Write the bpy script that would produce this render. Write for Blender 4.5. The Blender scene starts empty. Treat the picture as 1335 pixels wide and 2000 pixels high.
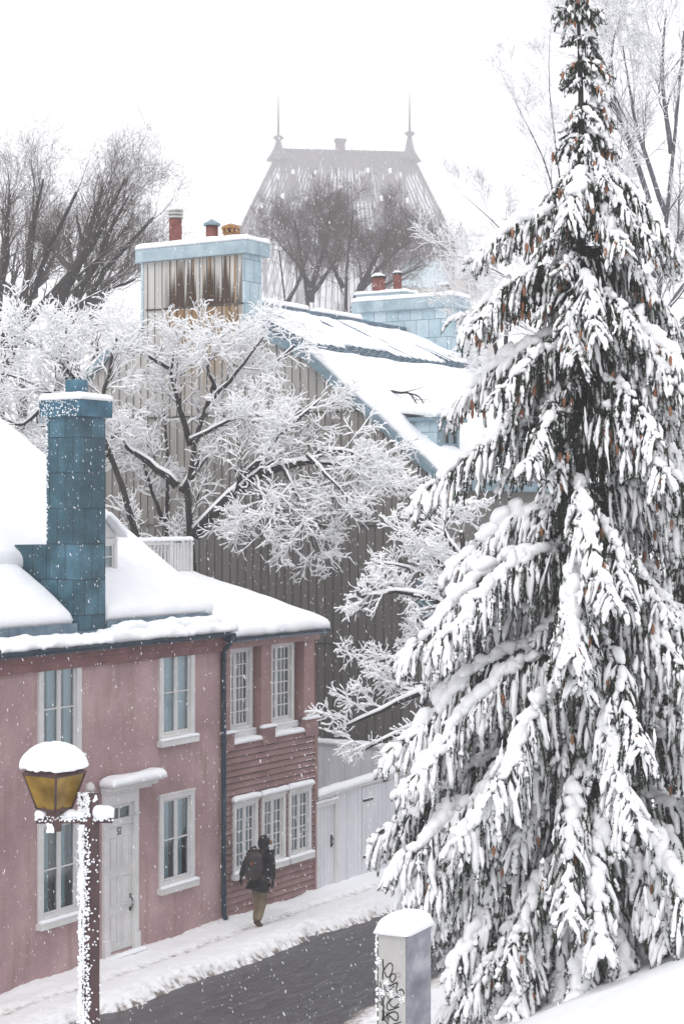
import bpy, math, random
import numpy as np
from mathutils import Matrix, Vector

scene = bpy.context.scene
COL = scene.collection
PI = math.pi

# ------------------------------------------------------------------ camera
CAM_Z = 8.0
HAZE = 0.0013
F = 3500.0                      # focal length in photo pixels (photo is 1335 x 2000)
cam_d = bpy.data.cameras.new("camera")
cam = bpy.data.objects.new("camera", cam_d)
COL.objects.link(cam)
cam.location = (0, 0, CAM_Z)
cam.rotation_euler = (math.radians(90), 0, 0)
cam_d.sensor_fit = 'VERTICAL'
cam_d.sensor_height = 36.0
cam_d.lens = F / 2000 * 36.0
cam_d.clip_start = 0.1
cam_d.clip_end = 2000
scene.camera = cam
scene.render.resolution_x, scene.render.resolution_y = 683, 1024

# ------------------------------------------------------------------ world: snowing overcast sky
SUN_EL, SUN_AZ = math.radians(48), math.radians(200)
world = bpy.data.worlds.new("World")
scene.world = world
world.use_nodes = True
wn, wl = world.node_tree.nodes, world.node_tree.links
wn.clear()
sky = wn.new('ShaderNodeTexSky'); sky.sky_type = 'NISHITA'; sky.sun_disc = False
sky.sun_elevation = SUN_EL; sky.sun_rotation = SUN_AZ
bg1 = wn.new('ShaderNodeBackground'); bg1.inputs[1].default_value = 0.06
wl.new(sky.outputs[0], bg1.inputs[0])
bg2 = wn.new('ShaderNodeBackground'); bg2.inputs[0].default_value = (0.975, 0.972, 1.0, 1); bg2.inputs[1].default_value = 1.0
addn = wn.new('ShaderNodeAddShader')
wo = wn.new('ShaderNodeOutputWorld')
mixw = wn.new('ShaderNodeMixShader'); mixw.inputs[0].default_value = 0.92
wl.new(bg1.outputs[0], mixw.inputs[1]); wl.new(bg2.outputs[0], mixw.inputs[2])
wl.new(mixw.outputs[0], wo.inputs[0])

sd = bpy.data.lights.new("sun", 'SUN'); sd.energy = 0.8; sd.angle = math.radians(25); sd.color = (1, 0.98, 0.95)
sun = bpy.data.objects.new("sun", sd); COL.objects.link(sun)
sun.rotation_euler = (PI / 2 - SUN_EL, 0, PI - SUN_AZ)   # soft light from behind the camera

scene.view_settings.view_transform = 'Standard'
scene.view_settings.look = 'None'
scene.view_settings.exposure = 0.42
scene.view_settings.gamma = 1.0
cy = scene.cycles
cy.use_denoising = True
cy.max_bounces = 8; cy.diffuse_bounces = 6; cy.glossy_bounces = 2; cy.transmission_bounces = 3
cy.transparent_max_bounces = 8; cy.volume_bounces = 2
cy.sample_clamp_indirect = 4

# ------------------------------------------------------------------ coordinates
def W(px, py, Y):               # photo pixel at distance Y -> world point
    return np.array([(px - 667.5) * Y / F, Y, CAM_Z + (1000 - py) * Y / F])

TH = math.atan2(2191, 3500)     # the street runs away at this angle to the view
U = np.array([math.sin(TH), math.cos(TH)])          # along the street, away
NL = np.array([-math.cos(TH), math.sin(TH)])        # away from the street, into the houses
ROT = math.atan2(U[1], U[0])
A = np.array([-5.57, 29.2])

def SP(px, py, yp=0.0, base=A):  # pixel on the vertical plane yp behind the house fronts -> (s, z)
    m = (px - 667.5) / F
    b = base + NL * yp
    s = (m * b[1] - b[0]) / (U[0] - m * U[1])
    Y = b[1] + U[1] * s
    return s, CAM_Z + (1000 - py) * Y / F

def toworld(s, yp, z=0.0):
    p = A + U * s + NL * yp
    return (p[0], p[1], z)

def street(x, y):               # world xy -> (s, d) with d out into the street
    dx, dy = x - A[0], y - A[1]
    return dx * U[0] + dy * U[1], -(dx * NL[0] + dy * NL[1])

# ------------------------------------------------------------------ mesh builder
def unit(v):
    return v / np.maximum(np.linalg.norm(v, axis=-1, keepdims=True), 1e-9)

def ico(sub):
    import bmesh
    bm = bmesh.new(); bmesh.ops.create_icosphere(bm, subdivisions=sub, radius=1.0)
    v = np.array([x.co[:] for x in bm.verts]); f = np.array([[q.index for q in p.verts] for p in bm.faces])
    bm.free(); return v, f
ICO1, ICO2, ICO3 = ico(1), ico(2), ico(3)

class VN:                       # cheap smooth value noise
    def __init__(s, seed):
        s.t = np.random.default_rng(seed).uniform(-1, 1, (64, 64, 64))
    def __call__(s, p):
        p = np.asarray(p, float); i = np.floor(p).astype(int); f = p - i; f = f * f * (3 - 2 * f)
        def g(a, b, c): return s.t[(i[..., 0] + a) % 64, (i[..., 1] + b) % 64, (i[..., 2] + c) % 64]
        fx, fy, fz = f[..., 0], f[..., 1], f[..., 2]
        x00 = g(0,0,0)*(1-fx)+g(1,0,0)*fx; x10 = g(0,1,0)*(1-fx)+g(1,1,0)*fx
        x01 = g(0,0,1)*(1-fx)+g(1,0,1)*fx; x11 = g(0,1,1)*(1-fx)+g(1,1,1)*fx
        return (x00*(1-fy)+x10*fy)*(1-fz) + (x01*(1-fy)+x11*fy)*fz
NZ = VN(3)
def fbm(p, o=3):
    a, r = 1.0, 0
    for k in range(o): r = r + a * NZ(np.asarray(p) * 2 ** k + 17.3 * k); a *= 0.5
    return r

class MB:
    def __init__(s): s.v = []; s.f = []; s.n = 0
    def add(s, v, f, mi=0, smooth=False):
        v = np.asarray(v, float).reshape(-1, 3); f = np.asarray(f, int)
        s.v.append(v); s.f.append((f + s.n, mi, smooth)); s.n += len(v); return s
    def box(s, x0, x1, y0, y1, z0, z1, mi=0):
        v = [(x, y, z) for z in (z0, z1) for y in (y0, y1) for x in (x0, x1)]
        f = [(0,2,3,1),(4,5,7,6),(0,1,5,4),(2,6,7,3),(0,4,6,2),(1,3,7,5)]
        return s.add(v, f, mi)
    def obox(s, c, hx, hy, hz, mi=0):            # centre and three half-axis vectors
        c, hx, hy, hz = map(lambda q: np.asarray(q, float), (c, hx, hy, hz))
        v = [c + hx * a + hy * b + hz * d for d in (-1, 1) for b in (-1, 1) for a in (-1, 1)]
        return s.add(v, [(0,2,3,1),(4,5,7,6),(0,1,5,4),(2,6,7,3),(0,4,6,2),(1,3,7,5)], mi)
    def prism(s, poly, v0, v1, fn, mi=0):        # poly of 2-D points, fn(a, b, w) -> xyz
        n = len(poly)
        v = [fn(a, b, v0) for a, b in poly] + [fn(a, b, v1) for a, b in poly]
        s.add(v, [(i, (i + 1) % n, n + (i + 1) % n, n + i) for i in range(n)], mi)
        k = s.n - 2 * n
        s.f.append((np.array([list(range(n))[::-1]]) + k, mi, False)); s.f.append((np.array([list(range(n, 2 * n))]) + k, mi, False))
        return s
    def quad(s, a, b, c, d, mi=0): return s.add([a, b, c, d], [(0, 1, 2, 3)], mi)
    def tubes(s, P, R, S=6, mi=0, smooth=True, squash=None):   # P (M,N,3)  R (M,N)
        P = np.asarray(P, float); R = np.asarray(R, float)
        if P.ndim == 2: P = P[None]; R = np.broadcast_to(R, P.shape[:2])
        M, N = P.shape[:2]
        if M == 0: return s
        T = unit(np.gradient(P, axis=1))
        ref = np.where(np.abs(T[..., 2:3]) > 0.9, np.array([1., 0, 0]), np.array([0., 0, 1]))
        ref = np.broadcast_to(ref[:, :1], T.shape)
        a = unit(np.cross(T, ref)); b = np.cross(a, T)
        th = np.arange(S) / S * 2 * PI
        V = P[:, :, None] + R[:, :, None, None] * (a[:, :, None] * np.cos(th)[None, None, :, None] + b[:, :, None] * np.sin(th)[None, None, :, None])
        idx = np.arange(M * N * S).reshape(M, N, S)
        q = np.stack([idx[:, :-1], np.roll(idx, -1, 2)[:, :-1], np.roll(idx, -1, 2)[:, 1:], idx[:, 1:]], -1).reshape(-1, 4)
        s.add(V, q, mi, smooth)
        if S > 3:
            k = s.n - M * N * S
            for e in (0, N - 1):
                s.f.append((idx[:, e, ::(-1 if e == 0 else 1)] + k, mi, False))
        return s
    def lumps(s, C, D, LEN, RAD, sub=1, mi=0, seed=0, up=1.0, rough=0.22):   # snow-like ellipsoids along D
        C = np.asarray(C, float)
        if len(C) == 0: return s
        rng = np.random.default_rng(seed + len(C))
        v0, f0 = (ICO1, ICO2, ICO3)[sub]
        protos = []
        for k in range(8):
            r = 1 + rough * fbm(v0 * 1.7 + k * 9.1, 2)
            protos.append(v0 * r[:, None])
        protos = np.array(protos)
        pk = protos[rng.integers(0, 8, len(C))]
        D = unit(np.asarray(D, float)); ref = np.where(np.abs(D[:, 2:3]) > 0.95, np.array([1., 0, 0]), np.array([0., 0, 1]))
        a = unit(np.cross(D, ref)); b = np.cross(a, D)
        LEN = np.broadcast_to(LEN, len(C)); RAD = np.broadcast_to(RAD, len(C))
        V = C[:, None] + pk[:, :, 0:1] * D[:, None] * LEN[:, None, None] + pk[:, :, 1:2] * a[:, None] * RAD[:, None, None] \
            + pk[:, :, 2:3] * b[:, None] * (RAD * up)[:, None, None]
        Fc = f0[None] + (np.arange(len(C)) * len(v0))[:, None, None]
        return s.add(V, Fc.reshape(-1, 3), mi, True)
    def slab(s, P00, P10, P11, P01, nu, nv, th, rad, amp=0.03, freq=2.0, mi=0, sag=0.02, rag=0.0):
        """pillow of snow on a four-cornered patch, rounded at its rim"""
        P00, P10, P11, P01 = [np.asarray(p, float) for p in (P00, P10, P11, P01)]
        Lu = np.linalg.norm(P10 - P00); Lv = np.linalg.norm(P01 - P00)
        def dist(n, L):
            # extra lines close to the rims so that they round off
            e = np.array([0, .12, .3, .55, .85]) * min(rad, L * .45) / L
            m = np.linspace(min(rad, L * .45) / L, 1 - min(rad, L * .45) / L, max(n, 2))
            return np.concatenate([e, m, (1 - e)[::-1]])
        u, v = dist(nu, Lu), dist(nv, Lv)
        Ug, Vg = np.meshgrid(u, v, indexing='ij')
        w = lambda a: a[..., None]
        P = w((1-Ug)*(1-Vg))*P00 + w(Ug*(1-Vg))*P10 + w(Ug*Vg)*P11 + w((1-Ug)*Vg)*P01
        nrm = unit(np.cross(P10 - P00, P01 - P00)); nrm = nrm if nrm[2] > 0 else -nrm
        du = np.minimum(Ug, 1 - Ug) * Lu; dv = np.minimum(Vg, 1 - Vg) * Lv
        r1 = min(rad, Lu * .45); r2 = min(rad, Lv * .45)
        cu = np.clip(1 - du / r1, 0, 1); cv = np.clip(1 - dv / r2, 0, 1)
        prof = np.sqrt(np.clip(1 - np.maximum(cu, cv) ** 2 - 0.35*np.minimum(cu, cv) ** 2, 0, 1))
        nz = fbm(P * freq + 5.1, 3)
        edge = fbm(P * freq * 2.7 + 31, 2)
        h = prof * (th + amp * nz)
        out = P + nrm * w(h)
        # the rim bulges and wanders
        cen = (P00 + P10 + P11 + P01) / 4
        dirv = P - cen; dirv = dirv - w((dirv * nrm).sum(-1)) * nrm
        rimf = np.maximum(cu, cv)
        out = out + unit(dirv) * w(rimf * (sag * prof + rag * edge))
        nU, nV = len(u), len(v)
        idx = np.arange(nU * nV).reshape(nU, nV)
        q = np.stack([idx[:-1, :-1], idx[1:, :-1], idx[1:, 1:], idx[:-1, 1:]], -1).reshape(-1, 4)
        if np.cross(P10 - P00, P01 - P00)[2] < 0: q = q[:, ::-1]
        s.add(out, q, mi, True)
        b = np.concatenate([idx[:, 0], idx[-1, 1:], idx[::-1, -1][1:], idx[0, ::-1][1:-1]])
        s.f.append((b[None, ::-1] + s.n - nU * nV, mi, False))
        return s
    def mesh(s, name, mats):
        me = bpy.data.meshes.new(name)
        V = np.concatenate(s.v) if s.v else np.zeros((0, 3))
        tot = [np.full(len(f), f.shape[1]) for f, _, _ in s.f]; loops = [f.ravel() for f, _, _ in s.f]
        mi = [np.full(len(f), m) for f, m, _ in s.f]; sm = [np.full(len(f), k) for f, _, k in s.f]
        tot = np.concatenate(tot); loops = np.concatenate(loops)
        me.vertices.add(len(V)); me.vertices.foreach_set('co', V.astype(np.float32).ravel())
        me.loops.add(len(loops)); me.loops.foreach_set('vertex_index', loops.astype(np.int32))
        me.polygons.add(len(tot))
        st = np.concatenate([[0], np.cumsum(tot)[:-1]])
        me.polygons.foreach_set('loop_start', st.astype(np.int32))
        for m in mats: me.materials.append(m)
        me.polygons.foreach_set('material_index', np.concatenate(mi).astype(np.int32))
        me.polygons.foreach_set('use_smooth', np.concatenate(sm))
        me.update(calc_edges=True); me.validate()
        return me
    def build(s, name, mats, parent=None, bevel=0):
        if not isinstance(mats, (list, tuple)): mats = [mats]
        o = bpy.data.objects.new(name, s.mesh(name, mats)); COL.objects.link(o)
        if parent is not None: o.parent = parent
        if bevel:
            b = o.modifiers.new('bevel', 'BEVEL'); b.width = bevel; b.segments = 2; b.limit_method = 'ANGLE'; b.angle_limit = math.radians(40)
        return o

def tag(o, label=None, cat=None, group=None, kind=None):
    if label: o['label'] = label
    if cat: o['category'] = cat
    if group: o['group'] = group
    if kind: o['kind'] = kind
    return o
def empty(name, loc, rz=0, label=None, cat=None, group=None):
    o = bpy.data.objects.new(name, None); COL.objects.link(o); o.empty_display_size = .3
    o.location = loc; o.rotation_euler = (0, 0, rz)
    return tag(o, label, cat, group)

# ------------------------------------------------------------------ materials
def mat(name, rough=0.7, metallic=0.0, spec=0.3):
    m = bpy.data.materials.new(name); m.use_nodes = True
    nt = m.node_tree; b = nt.nodes['Principled BSDF']
    b.inputs['Roughness'].default_value = rough; b.inputs['Metallic'].default_value = metallic
    b.inputs['Specular IOR Level'].default_value = spec
    return m, nt, b
def coord(nt, scale=(1, 1, 1), kind='Object'):
    tc = nt.nodes.new('ShaderNodeTexCoord'); mp = nt.nodes.new('ShaderNodeMapping')
    mp.inputs['Scale'].default_value = scale
    nt.links.new(tc.outputs[kind], mp.inputs[0]); return mp.outputs[0]
def noise(nt, vec, scale, detail=4, rough=0.55):
    n = nt.nodes.new('ShaderNodeTexNoise'); n.inputs['Scale'].default_value = scale
    n.inputs['Detail'].default_value = detail; n.inputs['Roughness'].default_value = rough
    if vec is not None: nt.links.new(vec, n.inputs['Vector'])
    return n.outputs['Fac']
def ramp(nt, fac, stops):
    r = nt.nodes.new('ShaderNodeValToRGB'); e = r.color_ramp.elements
    while len(e) > 1: e.remove(e[0])
    e[0].position = stops[0][0]; e[0].color = (*stops[0][1], 1)
    for p, c in stops[1:]:
        k = e.new(p); k.color = (*c, 1)
    nt.links.new(fac, r.inputs[0]); return r.outputs[0]
def mix(nt, fac, a, b, mode='MIX'):
    n = nt.nodes.new('ShaderNodeMix'); n.data_type = 'RGBA'; n.blend_type = mode
    for sock, val in ((n.inputs[0], fac), (n.inputs[6], a), (n.inputs[7], b)):
        if hasattr(val, 'is_output'): nt.links.new(val, sock)
        elif isinstance(val, (int, float)): sock.default_value = val
        else: sock.default_value = (*val, 1)
    return n.outputs[2]
def bump(nt, b, h, strength=0.3, dist=0.02):
    n = nt.nodes.new('ShaderNodeBump'); n.inputs['Strength'].default_value = strength; n.inputs['Distance'].default_value = dist
    nt.links.new(h, n.inputs['Height']); nt.links.new(n.outputs[0], b.inputs['Normal'])
def varied(name, c1, c2, scale=3, stretch=(1, 1, 1), rough=0.7, metallic=0, spec=0.3, bmp=0.15, fine=30, c3=None, dist=0.01):
    m, nt, b = mat(name, rough, metallic, spec)
    v = coord(nt, stretch)
    f = noise(nt, v, scale)
    stops = [(0.32, c1), (0.68, c2)] if c3 is None else [(0.3, c1), (0.52, c2), (0.72, c3)]
    c = ramp(nt, f, stops)
    g = noise(nt, v, fine, 3)
    c = mix(nt, 0.35, c, ramp(nt, g, [(0.3, (0.75,)*3), (0.7, (1.0,)*3)]), 'MULTIPLY')
    nt.links.new(c, b.inputs['Base Color'])
    if bmp: bump(nt, b, g, bmp, dist)
    return m

M = {}
def make_snow(name, c1, c2, bs=0.5):
    m, nt, b = mat(name, 0.65, 0, 0.25)
    v = coord(nt)
    c = ramp(nt, noise(nt, v, 2.0), [(0.3, c1), (0.7, c2)])
    nt.links.new(c, b.inputs['Base Color'])
    add = nt.nodes.new('ShaderNodeMath'); add.operation = 'MULTIPLY_ADD'; add.inputs[1].default_value = 0.4
    nt.links.new(noise(nt, v, 60, 3), add.inputs[0]); nt.links.new(noise(nt, v, 12, 3), add.inputs[2])
    bump(nt, b, add.outputs[0], bs, 0.02)
    return m
M['snow'] = make_snow('snow', (0.84, 0.86, 0.89), (0.90, 0.91, 0.93))
M['tree_snow'] = make_snow('tree snow', (0.90, 0.905, 0.92), (0.93, 0.935, 0.945), 0.25)

def stucco():
    m, nt, b = mat('pink stucco', 0.85, 0, 0.15)
    v = coord(nt)
    c = ramp(nt, noise(nt, v, 0.55, 5, 0.6), [(0.28, (0.27, 0.175, 0.18)), (0.45, (0.38, 0.255, 0.26)), (0.55, (0.45, 0.31, 0.31)), (0.72, (0.56, 0.41, 0.41))])
    f2 = noise(nt, coord(nt, (2.2, 2.2, 0.35)), 2.2, 5)
    c = mix(nt, ramp(nt, f2, [(0.52, (0, 0, 0)), (0.72, (0.5,)*3)]), c, (0.25, 0.165, 0.135))
    g = noise(nt, v, 22, 4)
    c = mix(nt, 0.45, c, ramp(nt, g, [(0.3, (0.72,)*3), (0.7, (1.0,)*3)]), 'MULTIPLY')
    # driven snow caught in the rough plaster
    w = noise(nt, v, 75, 2)
    c = mix(nt, ramp(nt, w, [(0.62, (0, 0, 0)), (0.72, (0.6,)*3)]), c, (0.75, 0.75, 0.77))
    nt.links.new(c, b.inputs['Base Color']); bump(nt, b, g, 0.5, 0.012); return m
M['stucco'] = stucco()
M['stucco_dark'] = varied('dark rose cornice', (0.17, 0.085, 0.085), (0.25, 0.13, 0.13), 3, rough=.8)
M['clap'] = varied('rose clapboard', (0.21, 0.125, 0.12), (0.32, 0.20, 0.195), 1.6, (1, 1, 3), rough=.75, fine=24, bmp=.3)
M['rosepaint'] = varied('rose paint', (0.27, 0.165, 0.16), (0.36, 0.225, 0.215), 2.0, rough=.7, fine=30)
M['white'] = varied('white paint', (0.60, 0.59, 0.585), (0.70, 0.69, 0.685), 2.5, rough=.5, fine=40, bmp=.1)
M['white_worn'] = varied('worn white boards', (0.58, 0.585, 0.62), (0.72, 0.72, 0.755), 2.0, (1, 1, .25), rough=.6, fine=30, bmp=.15)
M['teal'] = varied('dark blue sheet metal', (0.022, 0.065, 0.10), (0.05, 0.14, 0.20), 2.3, rough=.5, metallic=.35, c3=(0.09, 0.22, 0.30), fine=15)
M['palecopper'] = varied('pale blue copper', (0.24, 0.33, 0.38), (0.36, 0.46, 0.51), 2.2, rough=.6, metallic=.1, c3=(0.48, 0.58, 0.62), fine=12)
M['bluetrim'] = varied('blue metal trim', (0.15, 0.23, 0.28), (0.24, 0.33, 0.38), 4, rough=.5, metallic=.2)
M['roofmetal'] = varied('blue grey roof metal', (0.10, 0.15, 0.20), (0.20, 0.28, 0.34), 4, rough=.45, metallic=.4)
M['gutter'] = varied('dark blue gutter', (0.015, 0.03, 0.05), (0.035, 0.06, 0.085), 5, rough=.45, metallic=.3)
M['black'] = varied('black iron', (0.012,)*3, (0.03,)*3, 8, rough=.5)
M['bark'] = varied('dark wet bark', (0.013, 0.011, 0.011), (0.045, 0.038, 0.036), 6, (1, 1, .3), rough=.85, bmp=.6, fine=40)
M['twig'] = varied('brown twig bark', (0.06, 0.045, 0.042), (0.12, 0.09, 0.085), 4, rough=.85, bmp=0)
M['paletwig'] = varied('grey twig bark', (0.09, 0.08, 0.10), (0.17, 0.155, 0.18), 4, rough=.85, bmp=0)
M['needle'] = varied('spruce needles', (0.014, 0.022, 0.014), (0.035, 0.046, 0.026), 2.2, rough=.7, c3=(0.065, 0.074, 0.045), bmp=0, fine=25)
M['cone'] = varied('russet spruce cone', (0.21, 0.085, 0.045), (0.34, 0.16, 0.09), 8, rough=.7, bmp=.4, fine=120)
M['clay'] = varied('red clay flue', (0.14, 0.04, 0.035), (0.24, 0.085, 0.07), 6, rough=.8, bmp=.3)
M['amberclay'] = varied('amber clay pot', (0.25, 0.12, 0.04), (0.42, 0.23, 0.09), 7, rough=.8, bmp=.3)
M['maroon'] = varied('maroon painted steel', (0.055, 0.028, 0.03), (0.10, 0.055, 0.055), 5, rough=.45, metallic=.2, spec=.5)
M['stone'] = varied('pale castle stone', (0.28, 0.25, 0.23), (0.42, 0.38, 0.35), .4, rough=.9, bmp=0, fine=3)
M['brickdark'] = varied('castle dormer brick', (0.05, 0.03, 0.035), (0.10, 0.07, 0.075), .8, rough=.9, bmp=0, fine=4)
M['dark'] = varied('dark room and lap shade', (0.012, 0.013, 0.015), (0.03, 0.032, 0.035), 2, rough=.9, bmp=0)
M['jacket'] = varied('black jacket cloth', (0.010, 0.011, 0.013), (0.03, 0.03, 0.034), 6, rough=.8, fine=60, bmp=.3)
M['pack'] = varied('charcoal rucksack', (0.028, 0.024, 0.026), (0.06, 0.05, 0.052), 7, rough=.75, fine=60, bmp=.3)
M['khaki'] = varied('khaki trousers', (0.13, 0.10, 0.065), (0.22, 0.175, 0.12), 5, (1, 1, .4), rough=.85, fine=50, bmp=.4)
M['boot'] = varied('brown boots', (0.05, 0.03, 0.022), (0.10, 0.06, 0.045), 9, rough=.7)
M['skin'] = varied('skin', (0.36, 0.2, 0.15), (0.42, 0.25, 0.19), 6, rough=.6, bmp=0)
M['orange'] = varied('orange patch', (0.3, 0.08, 0.02), (0.4, 0.12, 0.03), 6, bmp=0)
M['curtain'] = varied('pale blue curtain', (0.42, 0.56, 0.62), (0.68, 0.78, 0.82), 3, (6, 6, .4), rough=.9, fine=20, bmp=0)
M['curtaindark'] = varied('grey drape', (0.16, 0.16, 0.155), (0.36, 0.35, 0.34), 3, (9, 9, .4), rough=.9, fine=20, bmp=0)
M['board'] = varied('back wall board', (0.3, 0.28, 0.26), (0.4, 0.38, 0.36), 2)

def glass():
    m = bpy.data.materials.new('window glass'); m.use_nodes = True; nt = m.node_tree; nt.nodes.clear()
    o = nt.nodes.new('ShaderNodeOutputMaterial'); mx = nt.nodes.new('ShaderNodeMixShader')
    g = nt.nodes.new('ShaderNodeBsdfGlossy'); g.inputs['Roughness'].default_value = 0.08; g.inputs[0].default_value = (0.75, 0.85, 0.9, 1)
    t = nt.nodes.new('ShaderNodeBsdfTransparent'); t.inputs[0].default_value = (0.80, 0.9, 0.92, 1)
    fr = nt.nodes.new('ShaderNodeFresnel'); fr.inputs[0].default_value = 1.5
    v = coord(nt); h = noise(nt, v, 3.0, 2)
    bp = nt.nodes.new('ShaderNodeBump'); bp.inputs['Strength'].default_value = .08; bp.inputs['Distance'].default_value = .02
    nt.links.new(h, bp.inputs['Height']); nt.links.new(bp.outputs[0], g.inputs['Normal'])
    fa = nt.nodes.new('ShaderNodeMath'); fa.operation = 'ADD'; fa.inputs[1].default_value = .13; nt.links.new(fr.outputs[0], fa.inputs[0])
    nt.links.new(fa.outputs[0], mx.inputs[0]); nt.links.new(t.outputs[0], mx.inputs[1]); nt.links.new(g.outputs[0], mx.inputs[2])
    nt.links.new(mx.outputs[0], o.inputs[0]); return m
M['glass'] = glass()

def amber():
    m, nt, b = mat('amber lantern glass', 0.25, 0, .5)
    v = coord(nt)
    c = ramp(nt, noise(nt, v, 5, 3), [(0.3, (0.17, 0.095, 0.008)), (0.7, (0.50, 0.31, 0.06))])
    nt.links.new(c, b.inputs['Base Color'])
    b.inputs['Transmission Weight'].default_value = 0.35
    return m
M['amber'] = amber()

def gablepanels():
    """grey asbestos panels, tiers paler towards the top, rust running down below the chimney"""
    m, nt, b = mat('weathered grey panels', 0.85, 0, 0.15)
    tc = nt.nodes.new('ShaderNodeTexCoord'); sp = nt.nodes.new('ShaderNodeSeparateXYZ'); nt.links.new(tc.outputs['Object'], sp.inputs[0])
    def mth(op, a, bb=None, c=None):
        n = nt.nodes.new('ShaderNodeMath'); n.operation = op
        for i, q in enumerate((a, bb, c)):
            if q is None: continue
            if hasattr(q, 'is_output'): nt.links.new(q, n.inputs[i])
            else: n.inputs[i].default_value = q
        return n.outputs[0]
    # each tier of sheets has its own tone, paler towards the top
    tier = ramp(nt, mth('DIVIDE', sp.outputs[2], 16.0), [(0.0, (0.135, 0.128, 0.125)), (0.30, (0.155, 0.147, 0.142)), (0.31, (0.17, 0.16, 0.153)), (0.475, (0.215, 0.203, 0.193)),
                                                        (0.478, (0.24, 0.228, 0.215)), (0.65, (0.34, 0.325, 0.305)), (0.653, (0.42, 0.41, 0.39)), (0.9, (0.62, 0.61, 0.59))])
    pan = mth('FLOOR', mth('DIVIDE', sp.outputs[1], 0.235))
    wn_ = nt.nodes.new('ShaderNodeTexWhiteNoise'); wn_.noise_dimensions = '1D'; nt.links.new(pan, wn_.inputs['W'])
    pv = ramp(nt, wn_.outputs['Value'], [(0.0, (0.86, 0.86, 0.86)), (1.0, (1.05, 1.04, 1.02))])
    c = mix(nt, 1.0, tier, pv, 'MULTIPLY')
    st = noise(nt, coord(nt, (3, 6, 0.35)), 1.5, 5, .65)
    c = mix(nt, 0.55, c, ramp(nt, st, [(0.3, (0.62, 0.60, 0.58)), (0.65, (1, 1, 1))]), 'MULTIPLY')
    # rust and soot below the flues
    yv = sp.outputs[1]; zv = sp.outputs[2]
    run = noise(nt, coord(nt, (0.2, 3.2, 0.04)), 1.7, 4, .75)
    clamp = lambda q: mth('MINIMUM', mth('MAXIMUM', q, 0.0), 1.0)
    band = clamp(mth('MULTIPLY', mth('SUBTRACT', 1.0, mth('ABSOLUTE', mth('DIVIDE', mth('SUBTRACT', yv, 6.72), 1.32))), 5.0))
    low = nt.nodes.new('ShaderNodeMapRange'); nt.links.new(zv, low.inputs[0]); low.inputs[1].default_value = 10.6; low.inputs[2].default_value = 12.6
    below = mth('LESS_THAN', zv, 13.18)
    cover = mth('ADD', mth('MULTIPLY', mth('SUBTRACT', run, 0.49), 9.0), mth('MULTIPLY', below, 1.0))
    rust = mth('MULTIPLY', mth('MULTIPLY', band, low.outputs[0]), clamp(cover))
    c = mix(nt, mth('MULTIPLY', rust, 0.9), c, (0.24, 0.13, 0.04))
    # soot in pointed tongues standing on the first joint
    h1 = noise(nt, coord(nt, (0.2, 1.5, 0.0)), 1.9, 5, .75)
    top = mth('MULTIPLY', mth('SUBTRACT', h1, 0.39), 7.5)
    soot = mth('MULTIPLY', clamp(mth('MULTIPLY', mth('SUBTRACT', top, mth('SUBTRACT', zv, 13.2)), 2.6)), mth('GREATER_THAN', zv, 13.18))
    c = mix(nt, mth('MULTIPLY', mth('MULTIPLY', soot, band), 0.95), c, (0.045, 0.022, 0.010))
    h2 = noise(nt, coord(nt, (0.2, 6.0, 0.0)), 2.6, 3, .8)
    drip = mth('MULTIPLY', clamp(mth('MULTIPLY', mth('SUBTRACT', h2, 0.60), 14.0)), mth('MULTIPLY', band, low.outputs[0]))
    c = mix(nt, mth('MULTIPLY', drip, 0.8), c, (0.06, 0.03, 0.014))
    nt.links.new(c, b.inputs['Base Color'])
    bump(nt, b, noise(nt, coord(nt), 25, 3), .25, .01)
    return m
M['panels'] = gablepanels()
M['seam'] = varied('dirty panel seam', (0.04, 0.036, 0.033), (0.13, 0.12, 0.11), 3, (1, 1, .5), rough=.9, bmp=0)

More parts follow.
